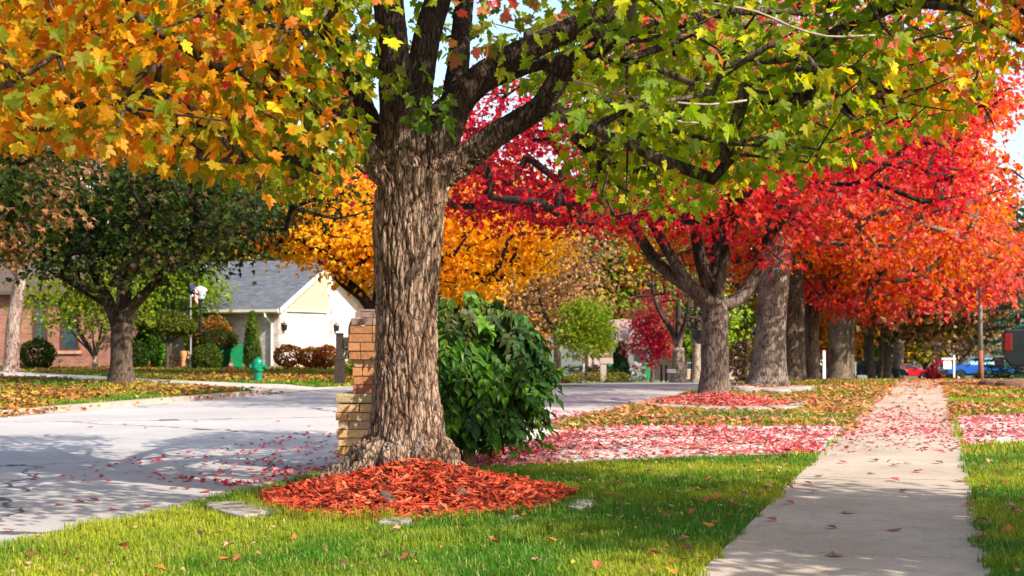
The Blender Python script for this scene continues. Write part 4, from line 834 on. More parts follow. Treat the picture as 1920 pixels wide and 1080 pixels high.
# beyond
BG = [('tan half bare tree with fine twigs beyond the golden maple', 1045, 62, (0, 0, 5.2), (2.4, 2, 3.6), 1.9, 260, 12, .17, pal([(.36, .19, .10), (.45, .24, .10), (.5, .25, .06)], .5, 63), 'tree'),
      ('broad olive green tree with gold flecks behind the basketball hoop', 1140, 100, (0, 0, 8.2), (5.2, 4, 5.4), 3.4, 320, 26, .36, pal([(.09, .14, .015), (.14, .2, .02), (.26, .28, .02), (.46, .28, .03)], .35, 64), 'tree'),
      ('blue green spruce like tree top rising behind the tan tree', 1100, 125, (0, 0, 12), (5, 4, 7.5), 4, 260, 26, .42, pal([(.03, .09, .07), (.05, .13, .10), (.08, .17, .10)], .3, 65), 'tree'),
      ('hazy green tree behind the bare grey tree', 1245, 115, (0, 0, 7.5), (5, 4, 5), 2.4, 260, 26, .38, pal([(.16, .24, .03), (.1, .18, .02), (.3, .32, .04)], .35, 66), 'tree'),
      ('lime green bushy tree seen past the bare grey tree', 1300, 90, (.5, 0, 4.0), (2.6, 2, 3.0), 1.2, 160, 24, .26, pal([(.2, .34, .02), (.3, .4, .02), (.12, .22, .02)], .4, 67), 'tree'),
      ('yellow green tree between the red maple trunk and the stout maple', 1395, 95, (0, 0, 4.2), (3.0, 2.5, 3.2), 1.0, 180, 24, .28, pal([(.3, .34, .02), (.4, .3, .02), (.1, .14, .02)], .4, 68), 'tree'),
      ('orange tree low behind the black mailbox by the thin trunk', 1545, 105, (0, 0, 4.2), (4.2, 3, 3.0), .8, 220, 24, .3, pal([(.6, .24, .02), (.6, .12, .03), (.6, .36, .02)], .4, 69), 'tree'),
      ('spreading yellow tree beyond the parked red car', 1735, 150, (0, 0, 5.6), (7.6, 4, 4.2), 1.4, 380, 26, .36, pal([(.62, .34, .012), (.5, .36, .015), (.3, .3, .02)], .3, 70), 'tree'),
      ('dusky copper tree with sweeping boughs above the yellow tree', 1664, 84, (2.6, 0, 4.9), (5.0, 4, 2.5), 2.5, 460, 26, .30, pal([(.06, .03, .012), (.16, .07, .03), (.34, .15, .08), (.42, .24, .14), (.3, .24, .03)], .4, 71, .3, .6), 'tree'),
      ('olive yellow tree beside the utility pole', 1839, 110, (-1.6, 0, 7.2), (4.6, 4, 4.2), 3.6, 260, 26, .34, pal([(.3, .26, .02), (.16, .18, .02), (.4, .3, .1)], .35, 72), 'tree'),
      ('grey brown leafless bush like tree beside the blue car', 1800, 135, (0, 0, 4.2), (5, 3, 3.0), 1.2, 160, 18, .32, pal([(.18, .12, .08), (.26, .17, .11)], .35, 73), 'tree'),
      ('dark green tree mass far beyond the coppery twins', 1600, 150, (0, 0, 7), (9, 5, 6), 1, 320, 26, .55, pal([(.03, .05, .01), (.07, .10, .015), (.2, .16, .02)], .25, 74), 'tree'),
      ('tall dark evergreen like tree beyond the golden maple at the left', 560, 85, (0, 0, 6.5), (5, 4, 6), 1.5, 260, 26, .38, pal([(.03, .06, .012), (.08, .1, .015), (.2, .13, .03)], .3, 75), 'tree'),
      ('green tree behind the cream house roof', 640, 105, (0, 0, 7.5), (6, 4, 6), 2, 260, 26, .42, pal([(.08, .14, .02), (.14, .2, .02), (.3, .22, .03)], .3, 76), 'tree'),
      ('dark green tree behind the red brick house', 60, 78, (0, 0, 6.5), (6, 4, 6), 1.2, 300, 26, .4, pal([(.02, .045, .01), (.05, .09, .012), (.22, .2, .02)], .3, 77), 'tree'),
      ('second dark tree behind the red brick house roof', 300, 82, (0, 0, 6.2), (5, 4, 5.4), 2.8, 260, 26, .4, pal([(.03, .055, .01), (.1, .12, .015), (.3, .26, .02)], .3, 78), 'tree'),
      ('russet tree past the green shrub', 960, 92, (0, 0, 6.0), (4.6, 4, 5), 1.6, 260, 24, .34, pal([(.34, .16, .06), (.42, .22, .05), (.16, .14, .03)], .3, 79), 'tree')]
for i, (lab, px, Y, cc, cr, zb, ncl, per, lf, pf, cat) in enumerate(BG):
    make_tree(lab, cat, at(px, Y), max(1.0, zb*.9), .14+.015*cr[0]+.02*(cr[0] > 4), cc, cr, zb, ncl, per, lf*1.1, pf, SIMPLE, .62 if cr[0] > 4 else .45, DARKB if i not in (0,) else ((.2, .14, .1), (.34, .26, .2)), seed=100+i, group='trees beyond the road', name='background_tree', lm=FAR_LEAF, k=.005)
# small trees with their own habit
for px, Y, h, w_, lab in ((1094, 58, 1.45, 1.05, 'round headed young pear tree with bright green leaves on a thin pale trunk'), (1112, 60, 1.2, .7, 'smaller young pear tree half hidden behind the round headed one')):
    make_tree(lab, 'tree', at(px, Y), 1.15, .055, (0, 0, 2.1), (w_, w_*.8, h), .75, 110, 26, .13, pal([(.14, .28, .015), (.24, .36, .02), (.36, .34, .03), (.1, .2, .015)], .8, 81), SIMPLE, .22, ((.4, .34, .3), (.55, .5, .45)), seed=int(px), flare=1.1, name='pear_tree', lob=.15)
make_tree('small crimson tree with ragged tiers in front of the pink house', 'tree', at(1222, 62), .9, .06, (0, 0, 2.2), (1.0, .8, 1.7), .75, 90, 22, .16, pal([(.34, .015, .03), (.5, .04, .07), (.55, .12, .13)], .8, 83), SIMPLE, .24, DARKB, seed=83, name='ornamental_tree', lob=.6)
for px, Y, lab, rr, hh, sd in ((1272, 57, 'leafless grey tree with forked trunk by the far kerb', .26, 1.4, 84), (1306, 60, 'slimmer leafless grey tree next to the forked one', .19, 1.8, 85)):
    make_tree(lab, 'tree', at(px, Y), hh, rr, (0, 0, 5.0), (2.6, 2, 2.9), 2.2, 150, 3, .12, pal([(.3, .2, .12), (.4, .22, .1)], .5, 84), SIMPLE, .4, ((.2, .15, .11), (.36, .28, .21)), seed=sd, name='bare_tree', nlimbs=5, k=.012)
# unseen tree added to the right of the frame to shade the near end of the sidewalk
make_tree('unseen young maple added right of the sidewalk to shade it', 'tree', (6.3, 6.3), 1.4, .09, (0, 0, 3.2), (2.5, 2.2, 1.8), 1.2, 330, 30, .15, pal([GREEN, YGREEN, GOLD], .6, 86), SIMPLE, .35, GREYB, seed=86)

# conifers
def spruce(label, base, h, rb, cols, seed, name='spruce_tree', bare=.3):
    r = np.random.default_rng(seed); X, Y = base; B = np.array([X, Y, z1(X, Y)-.05]); root = thing(name, label, 'tree', tuple(B))
    P = []; tp = []; tw = MB(); tw.tube([(0, 0, 0), (0, 0, h*.5), (0, 0, h)], [.03*h*.6, .012*h, .005], 8)
    for i in range(int(h*9)):
        z = bare+(h-bare)*(i/(h*9))**1.05; L = rb*(1-(z/h))**.85*r.uniform(.75, 1.12)+.12; a = i*2.4+r.normal(0, .3); d = np.array([math.cos(a), math.sin(a), 0])
        pts = [np.array([0, 0, z]), np.array([0, 0, z])+d*L*.5+[0, 0, -.12*L], np.array([0, 0, z])+d*L+[0, 0, -.08*L]]; tw.tube(pts, [.03, .02, .006], 4)
        n = int(16+L*70); u = r.uniform(.15, 1, n); q = np.outer(1-u, pts[0])+np.outer(u, pts[2])+np.c_[0*u, 0*u, -.12*L*4*u*(1-u)*.5]; side = np.cross(d, [0, 0, 1.])
        sp_ = r.normal(0, .28, n)*L*(1.1-u)*.6; q = q+sp_[:, None]*side+r.normal(0, .04, (n, 3)); P.append(q); tp.append(d*1.0+np.sign(sp_)[:, None]*side*.6+np.array([0, 0, -.3])+r.normal(0, .3, (n, 3)))
    P = np.vstack(P); tp = np.vstack(tp); tw.build('trunk', mat('conifer_bark', (.06, .045, .03), .9), root)
    pc = pal(cols, 1.0, seed, .35, .5)(P+B, r); V, F = place(NEEDLE, P, .26*r.uniform(.7, 1.2, len(P)), tp, np.array([0, 0, 1.])+r.normal(0, .5, (len(P), 3)), r); np_mesh('crown', V, F, FAR_LEAF, root, np.repeat(pc, len(NEEDLE[0]), 0)); return root
spruce('blue green spruce with layered boughs behind the dark pickup bed', at(1908, 62), 8.2, 2.3, [(.02, .07, .035), (.035, .11, .06), (.06, .16, .10)], 91)
spruce('taller spruce at the right edge behind the pickup', at(1985, 70), 10, 2.8, [(.02, .06, .03), (.035, .10, .05), (.06, .14, .09)], 92)

# shrubs: leaf shells on a twiggy core
def shrub(label, base, blobs, n, leaf, cols, seed, name='shrub', tpl=SIMPLE, stem=True, lm=None, shell=5, up=.3, group=None, core=True):
    r = np.random.default_rng(seed); X, Y = base; B = np.array([X, Y, z1(X, Y)]); root = thing(name, label, 'shrub', tuple(B), 0, group); P = []; D = []; per = n//len(blobs)
    m = MB()
    for (cx, cy, cz, rx, ry, rz) in blobs:
        d = nrm(r.normal(size=(per, 3))); k = 1+.22*(fbm(d*3+seed, seed, 3)-.5)*2; q = r.uniform(.3, 1, per)**(1/shell)
        P.append(np.array([cx, cy, cz])+d*(q*k)[:, None]*np.array([rx, ry, rz])); D.append(d)
        if stem:
            for _ in range(5):
                e = nrm(r.normal(size=3)); e[2] = abs(e[2]); m.tube([(cx*.3, cy*.3, -.03), (cx*.6+e[0]*rx*.2, cy*.6+e[1]*ry*.2, cz*.5), (cx+e[0]*rx*.8, cy+e[1]*ry*.8, cz+e[2]*rz*.7)], [.025, .018, .006], 5)
    P = np.vstack(P); D = np.vstack(D); ok = P[:, 2] > .02; P, D = P[ok], D[ok]
    if stem: m.build('stem', mat('shrub_wood', (.09, .065, .045), .9), root)
    pc = pal(cols, 1.8, seed, .3, .5)(P+B, r); V, F = place(tpl, P, leaf*r.uniform(.65, 1.2, len(P)), D+r.normal(0, .8, (len(P), 3)), D+np.array([0, 0, up])+r.normal(0, .5, (len(P), 3)), r)
    np_mesh('foliage', V, F, lm or FAR_LEAF, root, np.repeat(pc, len(tpl[0]), 0)); return root
BOX = [(.018, .045, .006), (.035, .075, .009), (.06, .10, .012)]
shrub('dark round shrub at the foot of the brick wall', at(70, 57.5), [(0, 0, .62, .68, .6, .62)], 2600, .085, BOX, 201)
shrub('dark upright shrub to the right of the forked maple trunk', at(262, 57.5), [(0, 0, .7, .38, .35, .75)], 1600, .085, BOX, 202)
shrub('leafy bright green bush behind the first traffic cone', at(288, 59.5), [(0, 0, 1.0, .5, .4, 1.1)], 1500, .12, [(.06, .2, .015), (.12, .3, .02)], 203)
t_ = shrub('umbrella shaped clipped juniper on a single dark stem', at(313, 57.5), [(0, 0, 1.9, 1.15, .9, .5), (-.55, 0, 1.75, .6, .5, .3), (.6, 0, 1.72, .6, .5, .3)], 4200, .09, [(.04, .07, .008), (.09, .12, .012), (.15, .15, .02)], 204, name='topiary_tree', stem=False)
m = MB(); m.tube([(0, 0, -.05), (.02, 0, .6), (0, 0, 1.1), (.05, 0, 1.7)], [.085, .07, .07, .04], 8)
for a in (-.9, -.45, .5, .95): m.tube([(0, 0, 1.0), (a*.5, 0, 1.35), (a, .1, 1.7)], [.05, .035, .02], 6)
m.build('trunk', mat('conifer_bark', (.06, .045, .03), .9), t_)
shrub('orange brown shrub against the pale brick wall behind the clipped mounds', at(402, 60.5), [(0, 0, 1.4, .75, .5, .8)], 2000, .12, [(.26, .11, .03), (.36, .16, .03), (.2, .16, .03)], 205)
shrub('yellow green shrub behind the dark lamp post', at(368, 61), [(0, 0, 1.5, .5, .4, 1.1)], 1300, .12, [(.2, .24, .02), (.3, .3, .02)], 206)
shrub('dark cloud pruned mound raised above the ball shaped boxwood', at(410, 58.5), [(0, 0, 1.22, .78, .6, .42)], 3000, .08, [(.02, .03, .005), (.04, .055, .008), (.065, .07, .01)], 207)
shrub('ball shaped boxwood next to the carved wood post', at(388, 57.0), [(0, 0, .5, .6, .55, .52)], 3000, .07, [(.03, .06, .006), (.06, .10, .009), (.1, .13, .015)], 208)
shrub('low russet bush beside the umbrella shaped juniper', at(352, 58), [(-.6, 0, .25, .4, .3, .28), (.5, 0, .28, .35, .3, .3)], 900, .08, [(.12, .045, .03), (.07, .06, .02)], 209)
def cone_shrub(label, base, h, rx, cols, seed, name, n=3600, leaf=.085, pw=.55):
    r = np.random.default_rng(seed); X, Y = base; B = np.array([X, Y, z1(X, Y)]); root = thing(name, label, 'shrub', tuple(B)); z = r.uniform(.02, 1, n); rad = rx*np.clip(1-z, 0, 1)**pw*(.55+.45*np.minimum(z/.12, 1)); a = r.uniform(0, 6.283, n); rad = rad*r.uniform(.5, 1, n)**.2*(1+.1*np.sin(a*5+z*9))
    P = np.c_[rad*np.cos(a), rad*np.sin(a), z*h]; D = np.c_[np.cos(a), np.sin(a), .3+0*a]; pc = pal(cols, 1.6, seed, .3, .5)(P+B, r)
    V, F = place(NEEDLE, P, leaf*2*r.uniform(.6, 1.2, n), D*.4+np.array([0, 0, .8])+r.normal(0, .3, (n, 3)), D+r.normal(0, .4, (n, 3)), r); np_mesh('foliage', V, F, FAR_LEAF, root, np.repeat(pc, 5, 0))
    MB().tube([(0, 0, -.02), (0, 0, h*.8)], [.05, .015], 6).build('stem', mat('shrub_wood', (.09, .065, .045), .9), root)
cone_shrub('narrow columnar arborvitae beside the green trash bins', at(473, 57.2), 2.25, .36, [(.035, .075, .008), (.08, .13, .012), (.17, .2, .018)], 211, 'arborvitae_tree')
cone_shrub('dark cone shaped yew beside the pink house', at(1164, 70), 1.85, .46, [(.008, .028, .008), (.015, .045, .012), (.03, .07, .015)], 212, 'yew_shrub')
RUS = [(.26, .06, .025), (.40, .12, .03), (.45, .2, .03), (.2, .14, .03)]
for px, w_, h, sd, lab in ((541, .58, .95, 221, 'russet burning bush left of its two neighbours before the garage'), (584, .5, .85, 222, 'middle russet burning bush before the garage'), (611, .5, .9, 223, 'right hand russet burning bush closest to the arched entry')):
    shrub(lab, at(px, 55.5), [(0, 0, h*.62, w_, .42, h*.45)], 1700, .085, RUS, sd, group='russet bushes before the garage')
shrub('light green bush behind the dark wooden mailbox post', at(655, 46), [(0, 0, .45, .4, .3, .5)], 900, .08, [(.14, .28, .02), (.22, .34, .02)], 224)
shrub('rose red shrub beyond the hood of the red car', at(1764, 128), [(0, 0, .8, 1.0, .7, .85), (-.7, 0, .5, .6, .5, .5)], 1400, .22, [(.3, .02, .04), (.44, .05, .08)], 225)
shrub('low clipped hedge under the young pear trees', at(1102, 62), [(-.5, 0, .3, 1.1, .4, .35), (.6, 0, .3, .8, .4, .32)], 1800, .09, BOX, 226)
shrub('white flowering bush in front of the pink house', at(1191, 84), [(0, 0, .45, .75, .5, .55)], 900, .13, [(.5, .5, .48), (.35, .38, .33), (.62, .62, .6)], 227)
shrub('dusky purple shrub left of the stout maple trunk', at(1396, 80), [(0, 0, 1.1, .9, .6, 1.2)], 1200, .16, [(.06, .02, .04), (.1, .05, .03), (.2, .15, .03)], 228)
shrub('low ivy like ground bushes beside the far mailbox', at(1120, 57), [(-.5, 0, .16, .7, .3, .2), (.8, 0, .16, .5, .3, .2)], 700, .08, [(.2, .18, .02), (.14, .1, .03), (.3, .3, .02)], 229)

# drooping compound leaved shrub behind the trunk
def ash_shrub():
    r = np.random.default_rng(231); X, Y = -.45, 13.75; B = np.array([X, Y, 0.0]); root = thing('shrub', 'lush green shrub with drooping compound leaves beside the brick mailbox pillar', 'shrub', tuple(B)); m = MB(); P = []; T = []; Nn = []; Cc = []; Sz = []
    for k, (a0, b0) in enumerate(((.06, .02), (-.05, .05), (.02, -.04), (-.1, -.03))):
        m.tube([(a0, b0, -.03), (a0*1.2-.02, b0, .2), (a0*2, b0*2, .55), (a0*3, b0*3, 1.0)], [.045, .035, .03, .02], 7)
    cf = pal([(.02, .065, .008), (.045, .13, .010), (.09, .21, .013), (.03, .085, .022)], 2.2, 17, .28, .5)
    for i in range(760):
        d = nrm(r.normal(size=3)); q = r.uniform(.25, 1)**.45
        c = np.array([-.02, .05, .95])+d*q*np.array([.74, .66, .76]); 
        if c[2] < .30 or c[0] < -.38: continue
        if i % 3 == 0: m.tube([(0, 0, .35+r.uniform(0, .5)), (c[0]*.5, c[1]*.5, c[2]*.75+.2), tuple(c)], [.012, .008, .004], 4)
        od = nrm(np.array([d[0], d[1], 0])+r.normal(0, .3, 3)*[1, 1, 0]); L = r.uniform(.22, .36); s = np.linspace(0, 1, 6)
        mid = c+np.outer(s, od)*L*.75+np.outer(s**2, [0, 0, -1.])*L*r.uniform(.5, 1.1); m.tube(mid, np.linspace(.004, .002, 6), 3)
        sd_ = np.cross(od, [0, 0, 1.])
        col = cf((mid[3]+B)[None], r)[0]
        if c[2] > 1.25 and r.uniform() < .4: col = col*np.array([1.6, .8, .7])
        for j in range(1, 6):
            for sg in ((-1, 1) if j < 5 else (0,)):
                P.append(mid[j]); tq = nrm(sd_*sg*.8+od*(.35 if sg else 1)+np.array([0, 0, -.75 if sg else -.6])+r.normal(0, .15, 3)); T.append(tq); Nn.append(np.array([0, 0, .6])+od*.6+r.normal(0, .25, 3)); Sz.append(r.uniform(.09, .135)); Cc.append(col*r.uniform(.8, 1.25))
    P, T, Nn, Sz, Cc = map(np.array, (P, T, Nn, Sz, Cc)); k = P[:, 2] > .12
    V, F = place((LEAFLET[0]*np.array([1.45, 1, 1]), LEAFLET[1]), P[k], Sz[k], T[k], Nn[k], r); np_mesh('foliage', V, F, leaf_mat('gloss_leaf', .3, .25, .5), root, np.repeat(Cc[k], 7, 0)); m.build('stem', mat('light_stem', (.22, .13, .05), .85), root, smooth=True)
ash_shrub()
# ------------------------------------------------------------------ houses
SHING = brick_mat('shingles', (.085, .088, .10), (.13, .135, .15), (.05, .05, .06), 1, .32, .075, .006); SHING2 = mat('plum_shingles', (.06, .045, .05), .9, .3, 12, .4); SHING3 = mat('brown_shingles', (.09, .06, .05), .9, .3, 12, .4)
PALEB = brick_mat('pale_brick', (.60, .52, .47), (.36, .29, .28), (.58, .53, .49), 1, .22, .075, .010); WHITEB = brick_mat('white_brick', (.70, .64, .56), (.62, .52, .45), (.72, .68, .6), 1, .22, .075, .008)
REDB = brick_mat('red_brick', (.33, .11, .062), (.19, .06, .04), (.30, .20, .155), 1, .24, .082, .012); PINKB = brick_mat('pink_brick', (.52, .30, .25), (.42, .22, .19), (.55, .46, .42), 1, .24, .082, .012)
SIDING = mat('olive_siding', (.44, .41, .25), .7, .06, 3); DOORW = mat('garage_white', (.74, .70, .62), .55, .04); SOFFIT = mat('tan_soffit', (.42, .29, .2), .8, .06); DARKIN = mat('dark_interior', (.03, .022, .02), .9, .2)
def wallbox(m, x0, x1, y0, y1, z0, z1_): m.box(((x0+x1)/2, (y0+y1)/2, (z0+z1_)/2), (x1-x0, y1-y0, z1_-z0)); return m
def window(h, cx, cz, w_, hh, plane, axis='y', frame=WHITE, sgn=-1):
    """frame of four bars with glass behind; set into plane (wall face) and standing 3 cm proud"""
    m = MB(); f = .07
    def b(mm, u0, u1, v0, v1, d0, d1):
        if axis == 'y': wallbox(mm, u0, u1, min(plane+sgn*d0, plane+sgn*d1), max(plane+sgn*d0, plane+sgn*d1), v0, v1)
        else: wallbox(mm, min(plane+sgn*d0, plane+sgn*d1), max(plane+sgn*d0, plane+sgn*d1), u0, u1, v0, v1)
    for u0, u1, v0, v1 in ((cx-w_/2, cx-w_/2+f, cz-hh/2, cz+hh/2), (cx+w_/2-f, cx+w_/2, cz-hh/2, cz+hh/2), (cx-w_/2+f, cx+w_/2-f, cz+hh/2-f, cz+hh/2), (cx-w_/2+f, cx+w_/2-f, cz-hh/2, cz-hh/2+f), (cx-w_/2+f, cx+w_/2-f, cz-.02, cz+.02)): b(m, u0, u1, v0, v1, -.02, .04)
    fr = m.build('window', frame, h); g = MB(); b(g, cx-w_/2+.02, cx+w_/2-.02, cz-hh/2+.02, cz+hh/2-.02, -.04, .012); g.build('pane', GLASS, fr); return fr
def cream_house():
    h = thing('suburban_house', 'pale brick house with grey shingle roof and white garage door in an olive sided gable', 'house', (-9.85, 60.0, 0), math.atan2(-.38, .92))
    E, A, RN = 2.62, 4.72, 4.2; D = 10.5
    m = MB(); wallbox(m, -D, -.004, 0, .25, -.1, E); wallbox(m, -D, -D+.25, .25, 2*RN, -.1, E); wallbox(m, -D, -.004, 2*RN-.25, 2*RN, -.1, E); m.build('side_wall', PALEB, h)
    m = MB(); wallbox(m, -.25, 0, .25, .55, -.1, E); wallbox(m, -.25, 0, 4.05, 6.0, -.1, E); wallbox(m, -.25, 0, 7.35, 2*RN-.25, -.1, E); wallbox(m, -.25, 0, 6.0, 7.35, 2.25, E); wallbox(m, -.25, 0, .55, 4.05, 2.42, E)
    n = 10; arc = [(6.0, 2.25)]+[(6.675-.675*math.cos(math.pi*i/n), 1.6+.65*math.sin(math.pi*i/n)) for i in range(n+1)]+[(7.35, 2.25)]
    m.prism(arc, -.25, 0, 'x'); m.prism([(RN, E), (2*RN, E), (RN, A)], -.25, 0, 'x'); m.build('front_wall', WHITEB, h)
    m = MB(); zz = 2.3; 
    for k in range(14):
        z0 = E-.2+k*.165; y0 = .25+max(0, (z0+.165-E))*RN/(A-E)
        if y0 < RN-.12: m.prism([(.03, z0), (.012, z0+.165), (-.02, z0+.165), (-.02, z0)], y0, RN-.06, 'y')
    m.build('siding', SIDING, h)
    m = MB(); wallbox(m, -.14, -.08, .55, 4.05, -.05, 2.42); g = m.build('garage_door', DOORW, h)
    m = MB()
    for r_ in range(4):
        for c in range(4): wallbox(m, -.085, -.062, .68+c*.84, .68+c*.84+.68, .1+r_*.58, .1+r_*.58+.44)
    m.build('door_panel', DOORW, g, bevel=.01)
    m = MB(); wallbox(m, 0, .05, .43, .55, -.05, 2.42); wallbox(m, 0, .05, 4.05, 4.17, -.05, 2.42); wallbox(m, 0, .05, .43, 4.17, 2.42, 2.52); m.build('door_trim', CREAM, h)
    m = MB()
    for k in range(11):
        for y in (.02, 4.3, 8.12):
            if k % 2 == 0: wallbox(MB(), 0, .025, y, y+.24, k*.24, k*.24+.22).build('quoin', brick_mat('quoin_brick', (.42, .2, .16), (.5, .3, .25), (.6, .5, .45), 1, .24, .08, .01), h)
    rf = MB(); ov = .45; th = .1; sl = (A-E)/RN
    for sg in (0, 1):
        y = lambda v: v if sg == 0 else 2*RN-v
        fr = .35 if sg == 0 else 1.25
        P = [(y(-ov), E-ov*sl), (y(RN), A), (y(RN), A+th), (y(-ov), E-ov*sl+th)]
        rf.prism(P, -D-.3, fr, 'x')
    r = rf.build('roof', SHING, h)
    m = MB(); m.prism([(-ov, E-ov*sl-.06), (RN, A-.06), (RN, A+.14), (-ov, E-ov*sl+.14)], .352, .40, 'x'); m.prism([(2*RN+ov, E-ov*sl-.12), (RN, A-.12), (RN, A+.14), (2*RN+ov, E-ov*sl+.14)], 1.252, 1.32, 'x'); m.build('rake_board', CREAM, r)
    m = MB(); m.prism([(2*RN+ov-.02, E-ov*sl-.03), (RN+.05, A-.03), (RN+.05, A-.012), (2*RN+ov-.02, E-ov*sl-.012)], .02, 1.25, 'x'); m.build('soffit', SOFFIT, r)
    m = MB(); m.prism([(-ov-.12, E-ov*sl-.02), (-ov, E-ov*sl-.08), (-ov, E-ov*sl+.09), (-ov-.12, E-ov*sl+.09)], -D-.3, .3, 'x'); wallbox(m, -D, .28, -ov+.01, 0, E-ov*sl-.05, E-ov*sl-.03); m.build('gutter', CREAM, r)
    m = MB(); m.tube([(-.35, -ov-.06, E-ov*sl), (-.35, -ov-.06, E-.42), (-.3, -.06, E-.75), (-.3, -.06, .05)], .055, 8); m.build('downspout', CREAM, h)
    wallbox(MB(), -3.2, -1.6, .0, .2, 0, 1)
    for y in (.3, 4.75):
        m = MB(); m.box((.1, y, 1.72), (.16, .16, .26), taper=1.3); m.box((.1, y, 1.9), (.26, .26, .06), taper=.3); m.tube([(0, y, 1.95), (.1, y, 2.0), (.1, y, 1.92)], .02, 6); m.build('wall_lantern', BLACK, h)
    m = MB(); m.lathe([(.22, 0), (.24, .03), (.18, .05)], (0.012, RN-.5, 4.05), 16, 'x'); m.build('round_vent', CREAM, h)
    m = MB(); wallbox(m, -1.6, -1.5, 5.5, 8, 0, 2.4); m.build('entry_door', mat('entry_brown', (.2, .1, .05), .7), h)  # plain brown panel set back behind the arched opening
    m = MB(); wallbox(m, -.2, .9, 5.2, 8.2, -.05, .12); m.build('entry_step', CONC3, h)
cream_house()
def brick_house():
    h = thing('brick_house', 'red brick house with narrow windows partly hidden by the dark maple', 'house', (-22.5, 60.3, 0))
    m = MB(); x0, x1, y1, E = -8.0, 6.6, 9, 3.15
    wallbox(m, x0, x1, .0, .25, -.1, E); wallbox(m, x1-.25, x1, .25, y1, -.1, E); wallbox(m, x0, x0+.25, .25, y1, -.1, E); wallbox(m, x0, x1, y1, y1+.25, -.1, E); m.build('wall', REDB, h)
    for px, w_, zc, hh in ((76, .62, 1.9, 2.1), (131, .78, 1.75, 2.0), (-30, .8, 1.75, 2.0)):
        cx = (px-960)/FPX*60.3+22.5; f = window(h, cx, zc, w_, hh, 0, 'y', mat('dark_trim', (.12, .03, .025), .6, .1)); m = MB(); wallbox(m, cx-w_/2-.1, cx+w_/2+.1, -.1, .0, zc-hh/2-.14, zc-hh/2-.004); m.build('sill', brick_mat('sill_brick', (.5, .24, .14), (.4, .17, .1), (.5, .4, .33), 1, .1, .2, .01), f)
    m = MB(); m.add([(x0-.5, -.5, E-.05), (x1+.5, -.5, E-.05), (x1+.5, y1+.7, E-.05), (x0-.5, y1+.7, E-.05), (x0+4.2, y1/2+.1, E+2.3), (x1-4.2, y1/2+.1, E+2.3), (x0-.5, -.5, E+.1), (x1+.5, -.5, E+.1), (x1+.5, y1+.7, E+.1), (x0-.5, y1+.7, E+.1)],
          [(3, 2, 1, 0), (0, 1, 7, 6), (1, 2, 8, 7), (2, 3, 9, 8), (3, 0, 6, 9), (6, 7, 5, 4), (7, 8, 5), (8, 9, 4, 5), (9, 6, 4)]); m.build('roof', SHING3, h)
    m = MB(); m.box((-1.5, 4, 5.6), (.9, .7, 1.8)); m.build('chimney', REDB, h)
brick_house()
def plain_house(label, px, Y, w_, d, E, rise, wm, rm, gable_front=False, rz=0, win=()):
    x, y = at(px, Y); h = thing('suburban_house', label, 'house', (x, y, z1(x, y)), rz); m = MB(); hw = w_/2
    wallbox(m, -hw, hw, 0, .2, -.2, E); wallbox(m, -hw, hw, d-.2, d, -.2, E); wallbox(m, -hw, -hw+.2, .2, d-.2, -.2, E); wallbox(m, hw-.2, hw, .2, d-.2, -.2, E)
    if gable_front: m.prism([(-hw, E), (hw, E), (0, E+rise)], 0, .2, 'y')
    m.build('wall', wm, h); m = MB()
    if gable_front:
        for s_ in (-1, 1): m.prism([(s_*(hw+.4), E-.4*rise/hw+.01), (0, E+rise+.01), (0, E+rise+.15), (s_*(hw+.4), E-.4*rise/hw+.15)], -.4, d+.3, 'y')
    else:
        for a, b in ((-.4, d/2), (d+.4, d/2)): m.prism([(a, E+.01), (b, E+rise), (b, E+rise+.15), (a, E+.15)], -hw-.4, hw+.4, 'x')
    m.build('roof', rm, h)
    for cx, cz, a, b in win: window(h, cx, cz, a, b, 0)
    return h
plain_house('house with plum coloured roof just left of the brick pillar', 668, 84, 4.6, 6, 1.9, 1.7, WHITEB, SHING2, win=((-.9, 1.1, .9, 1.0),))
plain_house('cream gabled house glimpsed above the green shrub', 915, 97, 4.2, 6, 3.4, 1.3, CREAM, mat('grey_tan_roof', (.25, .22, .2), .9), True, win=((-.5, 2.9, .8, 1.0), (.7, 2.9, .6, 1.0)))
h = plain_house('pink brick house with a white front gable behind the small crimson tree', 1196, 92, 6.4, 6, 2.3, 1.5, PINKB, mat('rose_roof', (.30, .2, .18), .9, .2, 8), win=((-1.3, 1.3, .8, 1.2),))
m = MB(); wallbox(m, -.7, 1.0, -.5, -.004, 0, 2.4); m.prism([(-.9, 2.4), (1.2, 2.4), (.15, 4.0)], -.5, -.004, 'y'); m.build('front_gable', WHITE, h)
m = MB(); wallbox(m, -.3, .55, -.54, -.503, 0, 2.0); m.build('door', mat('mauve_door', (.2, .14, .16), .6), h)
plain_house('pale house beyond the bare grey trees', 1330, 120, 9, 6, 2.6, 1.8, mat('salmon_wall', (.5, .33, .27), .8), mat('grey_tan_roof', (.25, .22, .2), .9), win=((-2, 1.4, 1.2, 1.2), (1.2, 1.4, 1.2, 1.2)))

